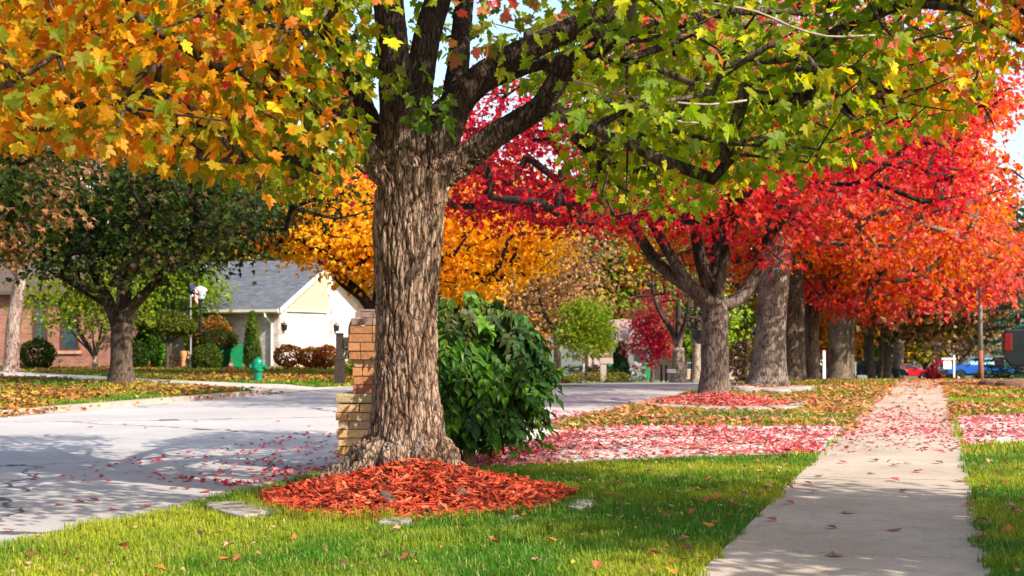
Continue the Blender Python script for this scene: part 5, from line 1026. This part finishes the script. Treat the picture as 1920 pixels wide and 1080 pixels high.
# ------------------------------------------------------------------ brick mailbox pillar
def pillar():
    p = thing('brick_mailbox_pillar', 'stepped tan brick mailbox pillar half hidden behind the big maple trunk', 'mailbox', (-1.35, 14.12, -.05), R(-4)); r = random.Random(4)
    cm = attr_mat('brick_attr', .85, .2, .4, 30, var=.22)
    def courses(name, spec, cols, parent, dark=None):
        V = []; F = []; Cc = []
        for (z0, h, w_, nb) in spec:
            for face in range(4):
                ang = face*math.pi/2; L = w_; bw = L/nb; off = (bw/2 if int(z0*100) % 2 else 0)
                xs = [-L/2]+[v for v in [-L/2+off+k*bw for k in range(nb+1)] if -L/2+.03 < v < L/2-.03]+[L/2]
                for a, b in zip(xs[:-1], xs[1:]):
                    pr = r.uniform(-.004, .004); c, s = math.cos(ang), math.sin(ang); n0 = len(V); g = .004
                    for zz in (z0+g, z0+h-g):
                        for (x, y) in ((a+g, -w_/2-pr), (b-g, -w_/2-pr), (b-g-.0, -w_/2+.09), (a+g, -w_/2+.09)): V.append((c*x-s*y, s*x+c*y, zz+.05))
                    F += [tuple(n0+i for i in q) for q in ((3, 2, 1, 0), (4, 5, 6, 7), (0, 1, 5, 4), (1, 2, 6, 5), (2, 3, 7, 6), (3, 0, 4, 7))]
                    k = np.array(r.choice(cols))*r.uniform(.8, 1.2); Cc += [k]*8
        o = np_mesh(name, np.array(V), np.array(F), cm, parent, np.array(Cc)); return o
    TAN = [(.52, .30, .13), (.56, .34, .17), (.48, .25, .10), (.55, .38, .24), (.5, .32, .2)]; RUST = [(.36, .15, .07), (.42, .19, .08), (.33, .12, .07), (.4, .22, .12)]; GREY = [(.24, .15, .13), (.28, .18, .15)]
    hs = [.085]*7; spec = []; z = -.06
    for i in range(8): spec.append((z, .083, .64-.0*i-(.03 if i % 2 else 0)+.006*i, 3)); z += .083
    b = courses('base', spec, TAN, p); MB().box((0, 0, .33), (.50, .50, .66)).build('mortar_core', mat('mortar', (.3, .25, .2), .95), b)
    l = MB().box((0, 0, .705), (.69, .69, .085)).build('ledge', mat('ledge_stone', (.38, .27, .14), .9, .3, 20, .8, col2=(.5, .37, .2)), p, bevel=.015)
    spec = [(.70, .085, .40, 2), (.785, .085, .385, 2), (.87, .085, .40, 2), (.955, .075, .37, 2), (1.03, .085, .45, 2), (1.115, .085, .47, 2), (1.2, .085, .46, 2), (1.285, .08, .44, 2)]
    s_ = courses('shaft', spec, RUST, p); MB().box((0, 0, 1.05), (.34, .34, .66)).build('mortar_core', mat('mortar', (.3, .25, .2), .95), s_)
    courses('cap', [(1.365, .075, .42, 2), (1.44, .06, .36, 2), (1.50, .03, .30, 1)], GREY, p)
    m = MB(); m.box((-.24, .05, 1.17), (.02, .2, .2)); m.build('mail_door', BLACK, p)
pillar()

# ------------------------------------------------------------------ street furniture and yard things
def zl(p): return z1(p[0], p[1])
p = at(645, 40.0); t_ = thing('mailbox_post', 'dark brown wooden mailbox post with arched bracket at the far kerb', 'mailbox', (p[0], p[1], 0)); 
m = MB(); m.box((-.12, 0, .68), (.20, .20, 1.36)); m.box((-.12, 0, 1.385), (.25, .25, .05), taper=.7); m.build('post', WOODB, t_, bevel=.008)
m = MB(); m.box((-.12, 0, .33), (.27, .27, .66)); m.box((-.12, 0, .68), (.3, .3, .05)); m.build('plinth', WOODB, t_, bevel=.01)
m = MB(); m.box((.26, 0, .95), (.56, .14, .09)); m.tube([(-.02, 0, .62), (.06, 0, .8), (.2, 0, .9), (.36, 0, .93)], .03, 6); m.build('bracket', WOODB, t_)
m = MB(); m.prism([(-.13, 1.0), (.13, 1.0), (.13, 1.16)]+[(.13*math.cos(a), 1.16+.13*math.sin(a)) for a in np.linspace(0, math.pi, 9)[1:-1]]+[(-.13, 1.16)], .0, .55, 'x'); m.build('mailbox', mat('dark_mailbox', (.03, .02, .018), .5, .2), t_, bevel=.005)
p = at(484, 41.2); t_ = thing('fire_hydrant', 'green fire hydrant on the leafy grass beside the far driveway', 'hydrant', (p[0], p[1], 0)); HG = mat('hydrant_green', (.0, .20, .11), .42, .2, 8, coat=.2)
m = MB(); m.lathe([(.17, 0), (.17, .04), (.12, .05), (.12, .30), (.165, .31), (.165, .345), (.13, .36), (.135, .50), (.165, .505), (.165, .53), (.15, .54)], n=20); m.build('barrel', HG, t_, smooth=False)
m = MB(); m.lathe([(.15, .54), (.15, .57), (.13, .62), (.08, .665), (.045, .675), (.045, .71), (.03, .715)], n=20); m.build('bonnet', HG, t_)
for ax, c, rr in (('x', .1, .07), ('x', -.24, .07), ('y', -.25, .09)):
    m = MB(); m.lathe([(rr*.8, c), (rr*.8, c+.07), (rr, c+.07), (rr, c+.13), (rr*.4, c+.135), (rr*.4, c+.16)] if c > 0 else [(rr*.4, c-.02), (rr*.4, c), (rr, c+.005), (rr, c+.07), (rr*.8, c+.07), (rr*.8, c+.14)], (0, 0, .43), 14, ax); m.build('outlet', HG, t_)
OR = mat('cone_orange', (.75, .10, .02), .5, .1)
for px, py, lab in ((278, 691.5, 'orange traffic cone left of the umbrella shaped juniper'), (433, 696.5, 'orange traffic cone in front of the green trash bins')):
    g = G(px, py); t_ = thing('traffic_cone', lab, 'traffic cone', tuple(g), 0, 'traffic cones by the cream house'); m = MB(); m.box((0, 0, .015), (.34, .34, .03)); m.lathe([(.14, .03), (.095, .22)], n=16); m.lathe([(.062, .34), (.03, .47), (.02, .475)], n=16); m.build('body', OR, t_)
    MB().lathe([(.096, .22), (.063, .34)], n=16).build('collar', WHITE, t_)
g = G(345, 692.5); t_ = thing('wood_carving', 'light orange carved wood stump with a notched right side', 'carving', tuple(g)); 
m = MB(); m.lathe([(.21, 0), (.17, .12), (.15, .3), (.18, .5), (.2, .68), (.17, .74), (.05, .76)], n=16)
o = m.build('stump', mat('carved_wood', (.50, .24, .09), .75, .25, 6, .4, stretch=(1, 1, .3)), t_, smooth=True)
for v in o.data.vertices:
    if v.co.x > .0: v.co.x *= 1-.75*max(0, 1-abs(v.co.z-.3)/.17)
    v.co.x += .05*(v.co.z-.3)
m = MB(); m.tube([(.08, -.05, .6), (.2, -.05, .66), (.28, -.04, .6)], [.07, .06, .03], 8); m.tube([(.08, -.03, .46), (.19, -.03, .47), (.24, -.02, .43)], [.05, .045, .02], 8); m.build('snout', mat('carved_wood', (.5, .24, .09)), t_, smooth=True)
p = at(376, 58.6); t_ = thing('lamp_post', 'black yard lamp post with a wide white lantern beside the house', 'lamp', (p[0], p[1], 0)); m = MB(); m.tube([(0, 0, -.02), (0, 0, .5), (0, 0, 2.85)], [.07, .06, .05], 10); m.lathe([(.09, 2.8), (.12, 2.86), (.06, 2.9)], n=12); m.build('pole', BLACK, t_)
m = MB(); m.lathe([(.16, 2.9), (.27, 3.22), (.27, 3.26)], n=16); m.build('lantern', mat('milk_glass', (.45, .48, .52), .35, .03), t_); MB().lathe([(.29, 3.26), (.2, 3.34), (.03, 3.42)], n=16).build('lid', WHITE, t_)
p = at(357.5, 57.8); t_ = thing('flag_pole', 'grey metal pole with a small drooping striped flag near the lamp post', 'flag', (p[0], p[1], 0)); MB().tube([(0, 0, -.02), (0, 0, 1.5), (0, 0, 3.6)], [.04, .035, .025], 8).build('pole', mat('grey_metal', (.42, .44, .46), .4, .1, metal=.6), t_)
fl = []
for k in range(7):
    m = MB(); n = 8; V = []; 
    for i in range(n+1):
        u = i/n; V += [(.02+.26*u, .04*math.sin(u*7), 3.5-.085*k-.3*u*u), (.02+.26*u, .04*math.sin(u*7), 3.5-.085*(k+1)+.002-.3*u*u), (.02+.26*u, .04*math.sin(u*7)+.01, 3.5-.085*(k+1)+.002-.3*u*u), (.02+.26*u, .04*math.sin(u*7)+.01, 3.5-.085*k-.3*u*u)]
    m.add(V, [(4*i+j, 4*i+(j+1) % 4, 4*i+4+(j+1) % 4, 4*i+4+j) for i in range(n) for j in range(4)]); m.build('flag_stripe', mat('flag_red', (.5, .03, .03), .8) if k % 2 == 0 else WHITE, t_)
MB().box((.07, -.008, 3.34), (.11, .06, .28)).build('canton', mat('flag_blue', (.03, .05, .2), .8), t_)
BINM = mat('bin_green', (.0, .16, .05), .5, .15)
for px, Y, lab in ((443, 59.2, 'green wheeled trash bin next to the arborvitae'), (425, 59.9, 'green wheeled trash bin half hidden behind the ball shaped boxwood'), (1140, 73, 'dark green wheeled bin behind the far stone mailbox'), (1213, 84, 'dark green wheeled bin beside the pink house')):
    p = at(px, Y); t_ = thing('trash_bin', lab, 'trash bin', (p[0], p[1], zl(p)), R(15), 'green wheeled bins'); m = MB(); m.box((0, 0, .5), (.5, .55, .9), taper=1.15); m.build('bin', BINM, t_, bevel=.03); MB().box((0, -.01, .985), (.62, .68, .06), taper=.9).build('lid', mat('bin_lid', (.0, .12, .04), .5), t_, bevel=.015)
    for s_ in (-1, 1): MB().lathe([(.1, s_*.26-.025), (.1, s_*.26+.025)], (0, .24, .1), 12, 'x').build('wheel', BLACK, t_)
    MB().tube([(-.22, .33, .93), (-.22, .38, .95), (.22, .38, .95), (.22, .33, .93)], .018, 6).build('handle', BLACK, t_)
g = G(146, 689); t_ = MB(); o = t_.lathe([(.02, -.03), (.34, 0), (.36, .12), (.25, .24), (.05, .28)], n=14).build('garden_rock', STONE, None, smooth=True, loc=tuple(g)); o.scale = (1.3, .8, 1); tag(o, 'pale rock lying on the bed under the yellow green tree', 'rock')
g = G(50, 691); m = MB(); m.lathe([(.2, 0), (.28, .22), (.3, .26), (.26, .27)], n=16); tag(m.build('flower_pot', mat('terracotta', (.2, .08, .05), .8), None, loc=(g[0], g[1]-.8, 0)), 'dark clay pot at the base of the round shrub', 'pot')
m = MB()
for k in range(12): m.tube([(-1+k*.18, 0, 0), (-1+k*.18, 0, .7)], .012, 5)
for z in (.08, .66): m.tube([(-1.05, 0, z), (1.05, 0, z)], .014, 5)
p = at(312, 60.9); tag(m.build('iron_fence', BLACK, None, loc=(p[0], p[1], 0)), 'low black iron fence panel behind the umbrella shaped juniper', 'fence')
# basketball hoop
p = at(1143, 106); zb = zl(p); t_ = thing('basketball_hoop', 'basketball hoop with fan shaped pale blue backboard on a driveway beyond the road', 'basketball hoop', (p[0], p[1], zb)); MB().tube([(.0, .5, 0), (0, .5, 2.3), (0, .12, 2.9)], [.07, .06, .05], 8).build('pole', BLACK, t_)
fan_ = [(-.55, 2.72), (-.35, 2.5), (.35, 2.5), (.55, 2.72)]+[(.57*math.cos(a), 2.86+.42*math.sin(a)) for a in np.linspace(0, math.pi, 12)]; MB().prism(fan_, 0, .05, 'y').build('backboard', mat('backboard', (.38, .46, .55), .3, .05), t_)
m = MB(); m.tube([(0, .06, 2.62), (-.22, .07, 3.1)], .03, 6); m.tube([(0, .06, 2.62), (.22, .07, 3.1)], .03, 6); m.build('strut', BLACK, t_)
m = MB(); m.tube([(.23*math.cos(a), -.28+.23*math.sin(a), 2.66) for a in np.linspace(0, 2*math.pi, 17)], .02, 6); m.build('rim', OR, t_)
# mailboxes beyond the road
p = at(1131, 57.5); t_ = thing('mailbox_post', 'pinkish stone mailbox with square post beside the young pear trees', 'mailbox', (p[0], p[1], zl(p))); PST = mat('pink_stone', (.40, .30, .27), .8, .12, 6)
MB().box((0, 0, .35), (.24, .24, .72)).build('post', PST, t_, bevel=.01); MB().box((.12, 0, .82), (.54, .3, .24)).build('mailbox', PST, t_, bevel=.03); MB().box((-.32, .3, .33), (.24, .2, .68)).build('brace_post', mat('brown_post', (.2, .12, .09), .8), t_)
for px, lab, bx in ((1240, 'thin black post under the small crimson tree', 0), (1249, 'black mailbox post carrying a pale box by the leafless tree', 1)):
    p = at(px, 55.5); t_ = thing('mailbox_post', lab, 'mailbox', (p[0], p[1], zl(p))); MB().box((0, 0, .31), (.09, .09, .66), taper=.9).build('post', BLACK, t_)
    if bx: MB().box((.2, 0, .40), (.36, .2, .16)).build('mailbox', WHITE, t_, bevel=.03); MB().box((.2, 0, .30), (.36, .16, .03)).build('shelf', BLACK, t_)
    else: MB().box((0, 0, .65), (.12, .12, .03), taper=.6).build('cap', BLACK, t_)
p = at(1328, 29.9); t_ = thing('mailbox_post', 'black mailbox sticking out behind the red maple trunk', 'mailbox', (p[0], p[1], zl(p))); MB().box((0, 0, .65), (.11, .11, 1.34)).build('post', BLACK, t_); 
m = MB(); m.prism([(-.36, 1.26), (-.36, 1.4), (.1, 1.4), (.1, 1.15), (-.22, 1.13)], -.12, .12, 'y'); m.build('mailbox', BLACK, t_, bevel=.01); MB().box((-.13, 0, 1.41), (.5, .28, .025)).build('roof', BLACK, t_)
p = at(1545, 58); t_ = thing('mailbox_post', 'white mailbox post with a black box beyond the slim maple', 'mailbox', (p[0], p[1], zl(p))); MB().box((0, 0, .6), (.12, .12, 1.3), taper=.9).build('post', WHITE, t_, bevel=.006); MB().box((-.2, 0, .98), (.3, .18, .2)).build('mailbox', BLACK, t_, bevel=.03); m = MB(); m.box((-.18, 0, .86), (.34, .1, .04)); m.tube([(-.02, 0, .6), (-.28, 0, .84)], .03, 6); m.build('bracket', WHITE, t_)
p = at(1599, 71); t_ = thing('gate_post', 'white panelled post at the foot of the coppery twin maples', 'post', (p[0], p[1], zl(p))); MB().box((0, 0, .42), (.28, .28, .9)).build('post', WHITE, t_, bevel=.01); MB().box((0, 0, .9), (.36, .36, .07), taper=.7).build('cap', WHITE, t_); MB().box((.42, -.1, .12), (.5, .3, .3)).build('step_stone', STONE, t_, bevel=.02)
p = at(1789, 107); t_ = thing('sign_post', 'white hanging yard sign on a post between the red car and the blue car', 'sign', (p[0], p[1], zl(p)+.25)); MB().box((0, 0, .75), (.12, .12, 1.7), taper=.95).build('post', WHITE, t_); MB().box((-.42, 0, 1.32), (1.05, .1, .12)).build('arm', WHITE, t_); MB().box((-.5, 0, .86), (.6, .04, .62)).build('panel', WHITE, t_)
p = at(1838.5, 49.5); t_ = thing('utility_pole', 'thin weathered utility pole with rusty foot right of the sidewalk', 'pole', (p[0], p[1], zl(p)-.05)); MB().tube([(0, 0, 1.15), (-.02, 0, 3.0), (-.08, 0, 7.2)], [.082, .075, .06], 12).build('shaft', mat('grey_pole', (.24, .22, .20), .8, .2, 12, .4, stretch=(1, 1, .1)), t_, smooth=True); MB().tube([(.02, 0, 0), (0, 0, 1.15)], [.095, .084], 12).build('foot', mat('rusty_pole', (.24, .09, .05), .85, .3, 10, .3, stretch=(1, 1, .2)), t_, smooth=True)
m = MB(); m.box((-.13, 0, 3.0), (.05, .08, .5)); m.tube([(-.05, 0, 3.2), (-.16, 0, 3.3)], .02, 6); m.build('conduit_box', mat('grey_metal', (.42, .44, .46)), t_, bevel=.01)
for px, Y, w_, hh, lab in ((1872, 36.6, .8, .2, 'flat topped reddish boulder at the driveway edge beneath the pickup tail'), (1912, 36.0, 1.0, .18, 'long low brown boulder at the right edge beneath the pickup')):
    p = at(px, Y); m = MB(); m.lathe([(.4*w_, -.05), (.62*w_, .02), (.6*w_, hh*.7), (.5*w_, hh), (.2*w_, hh*1.02)], n=18); o = m.build('boulder', mat('red_rock', (.15, .075, .05), .9, .35, 6, .6), None, loc=(p[0], p[1], zl(p)))
    co = np.array([v.co for v in o.data.vertices]); dn = (fbm(co*3, 5, 3)-.5)*.25
    for v, d_ in zip(o.data.vertices, dn): v.co *= 1+d_
    o.scale = (1.0, .7, 1); tag(o, lab, 'rock', 'rocks by the back driveway')
def flatrock(px, py, a, b, h, lab, sd):
    g = G(px, py); m = MB(); m.lathe([(.7, -.04), (1, 0), (.96, .7), (.8, 1), (.1, 1.0)], n=16); o = m.build('flat_stone', mat('flat_stone', (.26, .22, .2), .9, .3, 9, .5, col2=(.4, .35, .32)), None, loc=(g[0], g[1], z1(g[0], g[1])))
    co = np.array([v.co for v in o.data.vertices]); dn = (fbm(co*1.6+sd, sd, 3)-.5)*.5
    for v, d_ in zip(o.data.vertices, dn): v.co.x *= 1+d_; v.co.y *= 1+d_
    o.scale = (a, b, h); o.rotation_euler = (0, 0, sd); tag(o, lab, 'stone', 'flat stones around the stout maple')
for px, py, a, b, h, lab in ((1392, 733, .3, .4, .12, 'leftmost flat grey stone at the foot of the stout pale maple'), (1422, 738, .36, .5, .13, 'flat grey stone left of centre below the stout pale maple'), (1452, 739, .34, .4, .12, 'flat grey stone under the front roots of the stout pale maple'), (1484, 736, .34, .5, .13, 'flat grey stone at the right root of the stout pale maple'), (1506, 731, .25, .4, .10, 'small pale stone farthest right of the stout pale maple')):
    flatrock(px, py, a, b, h, lab, px)
# stones and twig lying in the front lawn
for px, py, s_, lab in ((963, 978, .07, 'small grey stone in the tall grass below the mulch mound'), (935, 992, .05, 'tiny brown stone beside the grey stone in the lawn')):
    g = G(px, py); o = MB().lathe([(.6, -.3), (1, .0), (.8, .5), (.2, .75)], n=12).build('garden_rock', STONE, None, smooth=True, loc=tuple(g)); o.scale = (s_, s_*.8, s_*.8); tag(o, lab, 'rock')
# knuckles of root breaking through the chips
for (px, py, z, ang, L_, lab) in ((722, 955, .06, -1.1, .34, 'weathered root hump surfacing through the red chips below the trunk'), (868, 948, .06, -1.9, .26, 'short grey root stub surfacing in the chips right of the trunk')):
    g = G(px, py, z-.03); d = np.array([math.cos(ang), math.sin(ang), 0]); m = MB(); m.tube([-d*L_*.7+[0, 0, -.06], -d*L_*.35+[0, 0, .03], d*0+[0, 0, .075], d*L_*.5+[0, 0, .03], d*L_*.8+[0, 0, -.07]], [.03, .045, .052, .04, .02], 12); o = m.build('tree_root', mat('root_bark', (.085, .05, .033), .9, .35, 14, .7, col2=(.24, .165, .12)), None, smooth=True, loc=tuple(g)); co = np.array([v.co for v in o.data.vertices]); dn = (fbm(co*14+px, 5, 3)-.5)
    for v, d_ in zip(o.data.vertices, dn): v.co *= 1+.5*d_; v.co.z += .03*d_
    tag(o, lab, 'root')
# dark twig loop at the right grass edge
g = G(1838, 992, .02); o = MB().tube([(.05*math.cos(a)+.02, .09*math.sin(a), .03+.03*math.sin(a*1.3)) for a in np.linspace(.5, 5.2, 12)], .004, 5).build('twig', mat('twig', (.03, .022, .018), .8), None, loc=tuple(g)); tag(o, 'dark curled twig at the right edge of the sidewalk', 'twig')

# ------------------------------------------------------------------ vehicles
TYRE = mat('tyre', (.012, .012, .012), .8, .2); RIM = mat('alloy', (.5, .5, .52), .3, .05, metal=.8); LAMPR = mat('tail_lamp', (.17, .004, .007), .15, .1, spec=.6); LAMPW = mat('head_lamp', (.7, .72, .75), .15, .05, spec=.6)
def car(name, label, cat, p, rz, paint, kind='sedan', sc=1.0, sunk=0.0):
    t_ = thing(name, label, cat, (p[0], p[1], zl(p)-sunk), rz); t_.scale = (sc, sc, sc); hw = .88 if kind == 'sedan' else .96
    if kind == 'sedan': xf, xr, rw, bt = 1.42, -1.36, .33, [(2.27, .38), (2.3, .6), (2.12, .76), (1.1, .93), (-1.25, .98), (-2.1, .95), (-2.27, .8), (-2.3, .38)]; cab = (-1.85, 1.15, -1.0, .2, .95, 1.42)
    else: xf, xr, rw, bt = 1.85, -1.65, .40, [(2.85, .5), (2.9, .9), (2.75, 1.12), (1.5, 1.2), (.95, 1.22), (-.95, 1.22), (-.95, 1.5 if kind == 'truck' else 1.25), (-2.8, 1.5 if kind == 'truck' else 1.25), (-2.86, 1.25), (-2.84, .75), (-2.7, .55)]; cab = (-.95, 1.45, -.8, .65, 1.2, 1.85)
    zb = .3 if kind == 'sedan' else .5
    low = []
    for cx in (xr, xf): low += [(cx-rw*1.2, zb)]+[(cx-rw*1.2*math.cos(a), max(zb, rw*.95+rw*1.15*math.sin(a))) for a in np.linspace(.12, math.pi-.12, 9)]+[(cx+rw*1.2, zb)]
    MB().prism(bt+low, -hw, hw, 'y').build('body', paint, t_, bevel=.05, smooth=False)
    a, b, c, d, z0, zt_ = cab; tw = hw*.74; m = MB(); V = [(a, -hw*.95, z0), (b, -hw*.95, z0), (b, hw*.95, z0), (a, hw*.95, z0), (c, -tw, zt_), (d, -tw, zt_), (d, tw, zt_), (c, tw, zt_)]
    m.add(V, [(3, 2, 1, 0), (4, 5, 6, 7), (0, 1, 5, 4), (1, 2, 6, 5), (2, 3, 7, 6), (3, 0, 4, 7)]); cb = m.build('cabin', paint, t_, bevel=.03)
    Vv = [Vector(v) for v in V]
    def pane(name, q, k=.88, off=.012, split=None):
        P = [Vv[i] for i in q]; ctr = sum(P, Vector())/4; nn = (P[1]-P[0]).cross(P[3]-P[0]).normalized(); 
        if nn.dot(ctr-Vector(((a+b)/2, 0, (z0+zt_)/2))) < 0: nn = -nn
        for (u0, u1) in (split or ((0, 1),)):
            g_ = lambda u, v: (P[0].lerp(P[1], u)).lerp(P[3].lerp(P[2], u), v); e = .07
            Q = [g_(u0+e*(u1-u0), .08), g_(u1-e*(u1-u0), .08), g_(u1-e*(u1-u0), .9), g_(u0+e*(u1-u0), .9)]; m2 = MB(); m2.add([v+nn*off for v in Q]+[v-nn*.02 for v in Q], [(0, 1, 2, 3), (7, 6, 5, 4), (0, 4, 5, 1), (1, 5, 6, 2), (2, 6, 7, 3), (3, 7, 4, 0)]); m2.build(name, GLASS if kind != 'blue' else mat('pale_glass', (.25, .42, .42), .08, .1, spec=.8), cb)
    pane('windshield', (1, 2, 6, 5)); pane('rear_window', (3, 0, 4, 7)); pane('side_window', (0, 1, 5, 4), split=((0, .48), (.52, 1))); pane('side_window', (2, 3, 7, 6), split=((0, .48), (.52, 1)))
    for cx in (xf, xr):
        for s_ in (-1, 1):
            w = MB(); w.lathe([(rw*.6, -.11), (rw*.96, -.11), (rw, -.08), (rw, .08), (rw*.96, .11), (rw*.6, .11)], (0, 0, 0), 24, 'y'); w = w.build('wheel', TYRE, t_, loc=(cx, s_*(hw-.10), rw))
            r_ = MB(); r_.lathe([(rw*.62, -.118*1), (rw*.62, .118), (rw*.5, .09)] if s_ > 0 else [(rw*.5, -.09), (rw*.62, -.118), (rw*.62, .118)], (0, 0, 0), 20, 'y'); r_.build('rim', RIM, w)
            hx = 2.2 if kind == 'sedan' else 2.82; hz = .64 if kind == 'sedan' else .95
    for s_ in (-1, 1):
        MB().box(((2.18, s_*hw*.72, .66) if kind == 'sedan' else (2.84, s_*hw*.76, .93)), (.22, .34, .16)).build('headlight', LAMPW, t_, bevel=.03)
        if kind == 'truck': MB().box((-2.735, s_*(hw-.055), 1.16), (.2, .13, .46)).build('tail_light', LAMPR, t_, bevel=.03)
        else: MB().box(((-2.24, s_*hw*.74, .82) if kind == 'sedan' else (-2.8, s_*hw*.85, 1.0)), (.14, .3, .16)).build('tail_light', LAMPR, t_, bevel=.03)
        MB().box((cab[1]-.35, s_*(hw+.08), z0+.12), (.12, .2, .14)).build('mirror', paint, t_, bevel=.03)
    bx = 2.32 if kind == 'sedan' else 2.95; bz = .42 if kind == 'sedan' else .62
    MB().box((-bx, 0, bz), (.22, hw*1.9, .2)).build('bumper', BLACK if kind == 'truck' else paint, t_, bevel=.04); MB().box((bx-.03, 0, bz), (.2, hw*1.9, .18)).build('bumper', BLACK, t_, bevel=.04)
    if kind in ('truck', 'pickup', 'blue'):
        if kind == 'truck': MB().box((-2.868, 0, 1.12), (.03, hw*1.5, .62)).build('tailgate', mat('tan_tailgate', (.22, .14, .08), .5), t_, bevel=.01)
        MB().box((.2, 0, .42), (4.6, 1.1, .16)).build('chassis', BLACK, t_)
    return t_
car('pickup_truck', 'black pickup with red tail light backed toward the sidewalk at the right edge', 'pickup truck', np.array([12.98, 37.9])+2.95*np.array([.95, -.31]), math.atan2(-.31, .95), mat('black_paint_gloss', (.014, .017, .024), .2, .15, coat=.6), 'truck')
car('parked_car', 'red coupe parked across the far street beyond the end of the sidewalk', 'car', at(1700, 131), R(-8), mat('red_paint', (.55, .012, .03), .25, .08, coat=.6), 'sedan')
car('parked_car', 'bright blue car with pale side window parked left of the utility pole', 'car', at(1838, 109), R(176), mat('blue_paint', (.008, .08, .42), .25, .08, coat=.6), 'blue', .92)
car('parked_car', 'dark navy car seen between the thin trunks with its windshield catching light', 'car', at(1641, 106), R(-14), mat('navy_paint', (.015, .03, .06), .2, .1, coat=.6), 'sedan')
car('parked_car', 'black vehicle behind the bright blue car', 'car', at(1830, 120), R(180), mat('black_paint_gloss', (.012, .014, .02)), 'pickup')
car('pickup_truck', 'dark blue pickup parked behind the leafless grey trees', 'pickup truck', at(1283, 128), R(4), mat('dark_blue_paint', (.010, .02, .045), .22, .1, coat=.6), 'pickup')
car('parked_car', 'blue car half hidden by the coppery twin maples', 'car', at(1600, 125), R(10), mat('steel_blue_paint', (.03, .1, .2), .25, .1, coat=.6), 'sedan')
